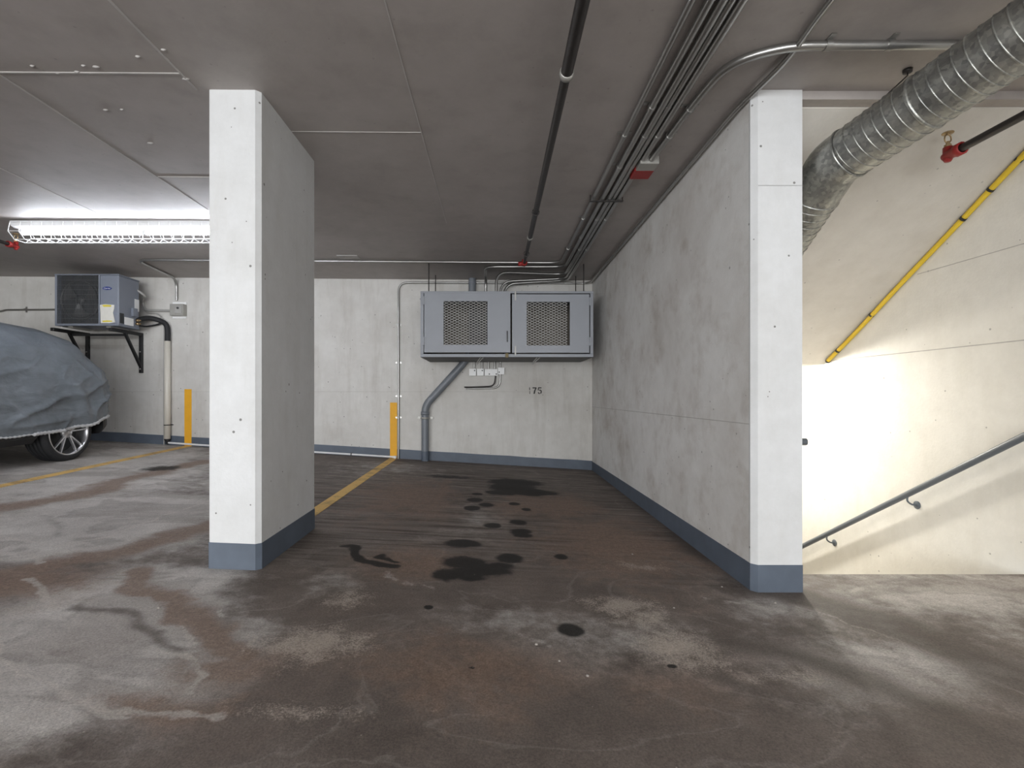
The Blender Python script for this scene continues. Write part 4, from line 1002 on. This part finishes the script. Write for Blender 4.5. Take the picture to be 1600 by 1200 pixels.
# ================================================================ CAR UNDER A COVER
CX = -5.54; YW = 5.40; YW2 = 2.75
car = thing('covered_car', (CX, 4.0, zf(CX, 4.0)), 'car under a wrinkled grey fabric cover with one alloy wheel showing', 'car')
prof_t = [(1.80, .62), (1.84, .74), (2.0, .84), (2.5, .93), (2.95, 1.02), (3.35, 1.25), (3.75, 1.44), (4.3, 1.50), (4.9, 1.49), (5.3, 1.45), (5.60, 1.38), (5.82, 1.22), (5.98, 1.04), (6.10, .90), (6.19, .76), (6.23, .62)]
prof_w = [(1.80, .45), (1.84, .62), (2.0, .78), (2.5, .88), (3.2, .90), (5.3, .90), (5.75, .895), (5.88, .875), (5.98, .82), (6.10, .69), (6.19, .52), (6.23, .40)]
prof_h = [(1.80, .36), (2.3, .34), (3.0, .33), (4.8, .33), (5.35, .335), (5.65, .37), (5.9, .43), (6.23, .44)]
def lerp(pr, y):
    return float(np.interp(y, [a_ for a_, _ in pr], [b2 for _, b2 in pr]))
ss = [0, .10, .24, .40, .54, .66, .78, .87, .935, .975, 1.0, 1.0]
xx_ = [.975, .99, 1.0, 1.0, .985, .95, .88, .80, .70, .56, .30, 0.0]
gy = floor_z0 = lambda Y: zf(CX, Y)
fineS = np.linspace(0, len(ss) - 1, 90)
def sect(Y, inset=0.0, lo=None):
    wv, tv, hv = lerp(prof_w, Y) - inset, lerp(prof_t, Y) - inset, lerp(prof_h, Y)
    out = []
    S_ = np.interp(fineS, range(len(ss)), ss); X2 = np.interp(fineS, range(len(ss)), xx_)
    half = [(wv * x, hv + (tv - hv) * s_) for s_, x in zip(S_, X2)]
    return half + [(-x, z) for x, z in half[::-1][1:]]
Ys = np.concatenate([np.linspace(1.80, 2.0, 6), np.linspace(2.05, 4.2, 40), np.linspace(4.22, 6.23, 150)])
vs = []; ns = None
for Y in Ys:
    sec = sect(Y); ns = len(sec)
    for k, (x, z) in enumerate(sec):
        u = k / (ns - 1)
        q = Vector((x, Y, z))
        # drape folds: shallow diagonal creases, stronger low down and at the tail
        low = max(0, 1 - abs(z - .62) / .55)
        f1 = mnoise.noise(Vector((x * .6 + 3, Y * 1.5 + z * 1.1, z * 3.2 - Y * .7)) * 1.5)
        f2 = 1 - abs(mnoise.noise(Vector((x * .5, Y * 3.4 + z * 1.9, z * 1.3 + 5))) * 2)
        f3 = 1 - abs(mnoise.noise(Vector((Y * 2.0 - z * 3.5, z * 1.5 + Y * 1.2, x * .4 + 9))) * 2.2)
        tail = max(0, min(1, (Y - 4.9) / .6))
        f4 = 1 - abs(mnoise.noise(Vector((Y * 7.0 + z * 1.5, z * .9, x * .3 + 2))) * 2)
        amp = (.026 * f1 + (.034 + .04 * tail) * (abs(f2) ** 3 - .35) * low + .05 * (abs(f3) ** 4 - .2) * low + .022 * tail * (abs(f4) ** 3 - .4) * low) 
        nrm = Vector((x / .9, (Y - 4.0) / 6.0, (z - .75) * .8)).normalized()
        q += nrm * amp
        hem = max(0, 1 - (z - lerp(prof_h, Y)) / .12)
        q.z += hem * .018 * math.sin(Y * 11) * mnoise.noise(Vector((Y * 2, x, 0)))
        vs.append((CX + q.x, q.y, q.z + zf(CX + q.x * .6, Y) * 1.0))
fs = []
nY = len(Ys)
for i in range(nY - 1):
    for k in range(ns - 1): fs.append((i * ns + k, i * ns + k + 1, (i + 1) * ns + k + 1, (i + 1) * ns + k))
mb = MB(); mb.add(vs, fs, True)
for i in (0, nY - 1):          # close front and tail
    cvec = [vs[i * ns + k] for k in range(ns)]; c0 = (CX, Ys[i] + (.015 if i else -.015), np.mean([p[2] for p in cvec]))
    mb.add(cvec + [c0], [(k, k + 1, ns) for k in range(ns - 1)], True)
mb.build('fabric_cover', 'cover', car)
hem_r = [Vector(vs[i * ns]) for i in range(nY)]; hem_l = [Vector(vs[i * ns + ns - 1]) for i in range(nY)]
loop = hem_r + hem_l[::-1]
MB().tube([p + Vector((0, 0, 0)) for p in loop[::1]], [.009 + .009 * (1 if (4.9 < p.y < 6.23) else 0) + .004 * math.sin(i * 1.9) for i, p in enumerate(loop)], 8).build('elastic_hem', 'hemcord', car)
# lower body with wheel housings
mb = MB(); vsb = []; Yb = np.linspace(1.9, 6.18, 90)
for Y in Yb:
    wv = lerp(prof_w, Y) - .045
    for yw in (YW, YW2):
        dd_ = abs(Y - yw)
        if dd_ < .40: wv = min(wv, .50)
    z0b = .20 + (.10 if Y > 5.8 else 0) * (Y - 5.8) / .4; z1b = .62
    for x, z in ((wv - .05, z0b), (wv, z0b + .06), (wv, z1b), (-wv, z1b), (-wv, z0b + .06), (-wv + .05, z0b)): vsb.append((CX + x, Y, z + zf(CX, Y)))
fsb = [(i * 6 + k, i * 6 + (k + 1) % 6, (i + 1) * 6 + (k + 1) % 6, (i + 1) * 6 + k) for i in range(len(Yb) - 1) for k in range(6)]
fsb += [tuple(range(6)), tuple(range(len(vsb) - 6, len(vsb)))]
mb.add(vsb, fsb); mb.build('lower_body', 'black', car)
RT, RR = .318, .250
def wheel(X, Y, sgn):
    zc_ = zf(X, Y) + RT - .004; o_ = Vector((X, Y, zc_)); ax = Vector((sgn, 0, 0))
    W = .235
    m_ = MB()
    prof = [(-W, RR + .01), (-W - .006, RR + .03), (-W + .004, RT - .02), (-W + .03, RT - .002)]
    for g_ in range(4):
        d0 = -W + .045 + g_ * .042; prof += [(d0, RT), (d0 + .002, RT - .008), (d0 + .010, RT - .008), (d0 + .012, RT)]
    prof += [(-.03, RT - .002), (-.006, RT - .018), (.006, RR + .035), (.002, RR + .006), (-.012, RR)]
    m_.lathe(prof, o_, ax, 56); tyre = m_.build('wheel', 'rubber', car)
    m_ = MB(); m_.lathe([(-.012, RR + .002), (.004, RR + .003), (.005, RR - .006), (-.004, RR - .014), (-.05, RR - .022), (-W + .01, RR - .03)], o_, ax, 56); m_.build('rim', 'chrome', tyre)
    MB().lathe([(-.12, RR - .02), (-.12, .05), (-.121, 0)], o_, ax, 40).build('brake_disc', 'acdark', tyre)
    MB().lathe([(-.05, .062), (-.022, .060), (-.014, .045), (-.012, .03), (-.008, .028), (-.006, 0)], o_, ax, 28).build('hub', 'chrome', tyre)
    for k in range(5):
        for off in (-.20, .20):
            a_ = 2 * math.pi * k / 5 + .31; a1 = a_ + off * .35; a2 = a_ + off
            A = Vector((-.026 * sgn, math.cos(a1) * .045, math.sin(a1) * .045)); B = Vector((-.012 * sgn, math.cos(a2) * (RR - .006), math.sin(a2) * (RR - .006)))
            d = (B - A).normalized(); n_ = d.cross(Vector((1, 0, 0))).normalized(); s_ = Vector((.010, 0, 0)); wa_, wb_ = .013, .009
            m_ = MB(); m_.add([o_ + A + n_ * wa_ - s_, o_ + A + n_ * wa_ * .6 + s_, o_ + A - n_ * wa_ * .6 + s_, o_ + A - n_ * wa_ - s_, o_ + B + n_ * wb_ - s_, o_ + B + n_ * wb_ * .6 + s_, o_ + B - n_ * wb_ * .6 + s_, o_ + B - n_ * wb_ - s_],
                              [(0, 1, 2, 3), (7, 6, 5, 4), (0, 4, 5, 1), (1, 5, 6, 2), (2, 6, 7, 3), (3, 7, 4, 0)]); m_.build('spoke', 'chrome', tyre)
for Y in (YW, YW2):
    wheel(-4.72, Y, 1); wheel(CX - .82, Y, -1)

# ================================================================ SMALL DEBRIS
for i, (x, y) in enumerate([(988, 866), (1128, 917), (838, 1007), (1053, 950), (248, 950), (918, 1056), (874, 1033), (1211, 942)]):
    X, Y = floor_px(x, y); s_ = .005 + .003 * random.random(); m_ = MB()
    m_.lathe([(-.002, 0), (0, s_), (s_ * .5, s_ * .8), (s_ * .8, 0)], (X, Y, zf(X, Y)), (0, 0, 1), 7)
    lab = ['pale crumb of grit in the middle of the stall floor', 'pale crumb of grit near the right wall foot', 'pale crumb of grit near the round oil spot', 'pale crumb of grit beside the sandy patch',
           'white crumb on the grey floor left of the column', 'pale crumb of grit on the near floor centre', 'small pale crumb of grit just behind the nearest one', 'pale crumb of grit in front of the white wall end'][i]
    tag(m_.build('grit_crumb', 'pebble'), lab, 'grit', 'loose crumbs on the floor')

# parent inverse fix for nested parts (children of parts whose own parents are moved)
bpy.context.view_layer.update()
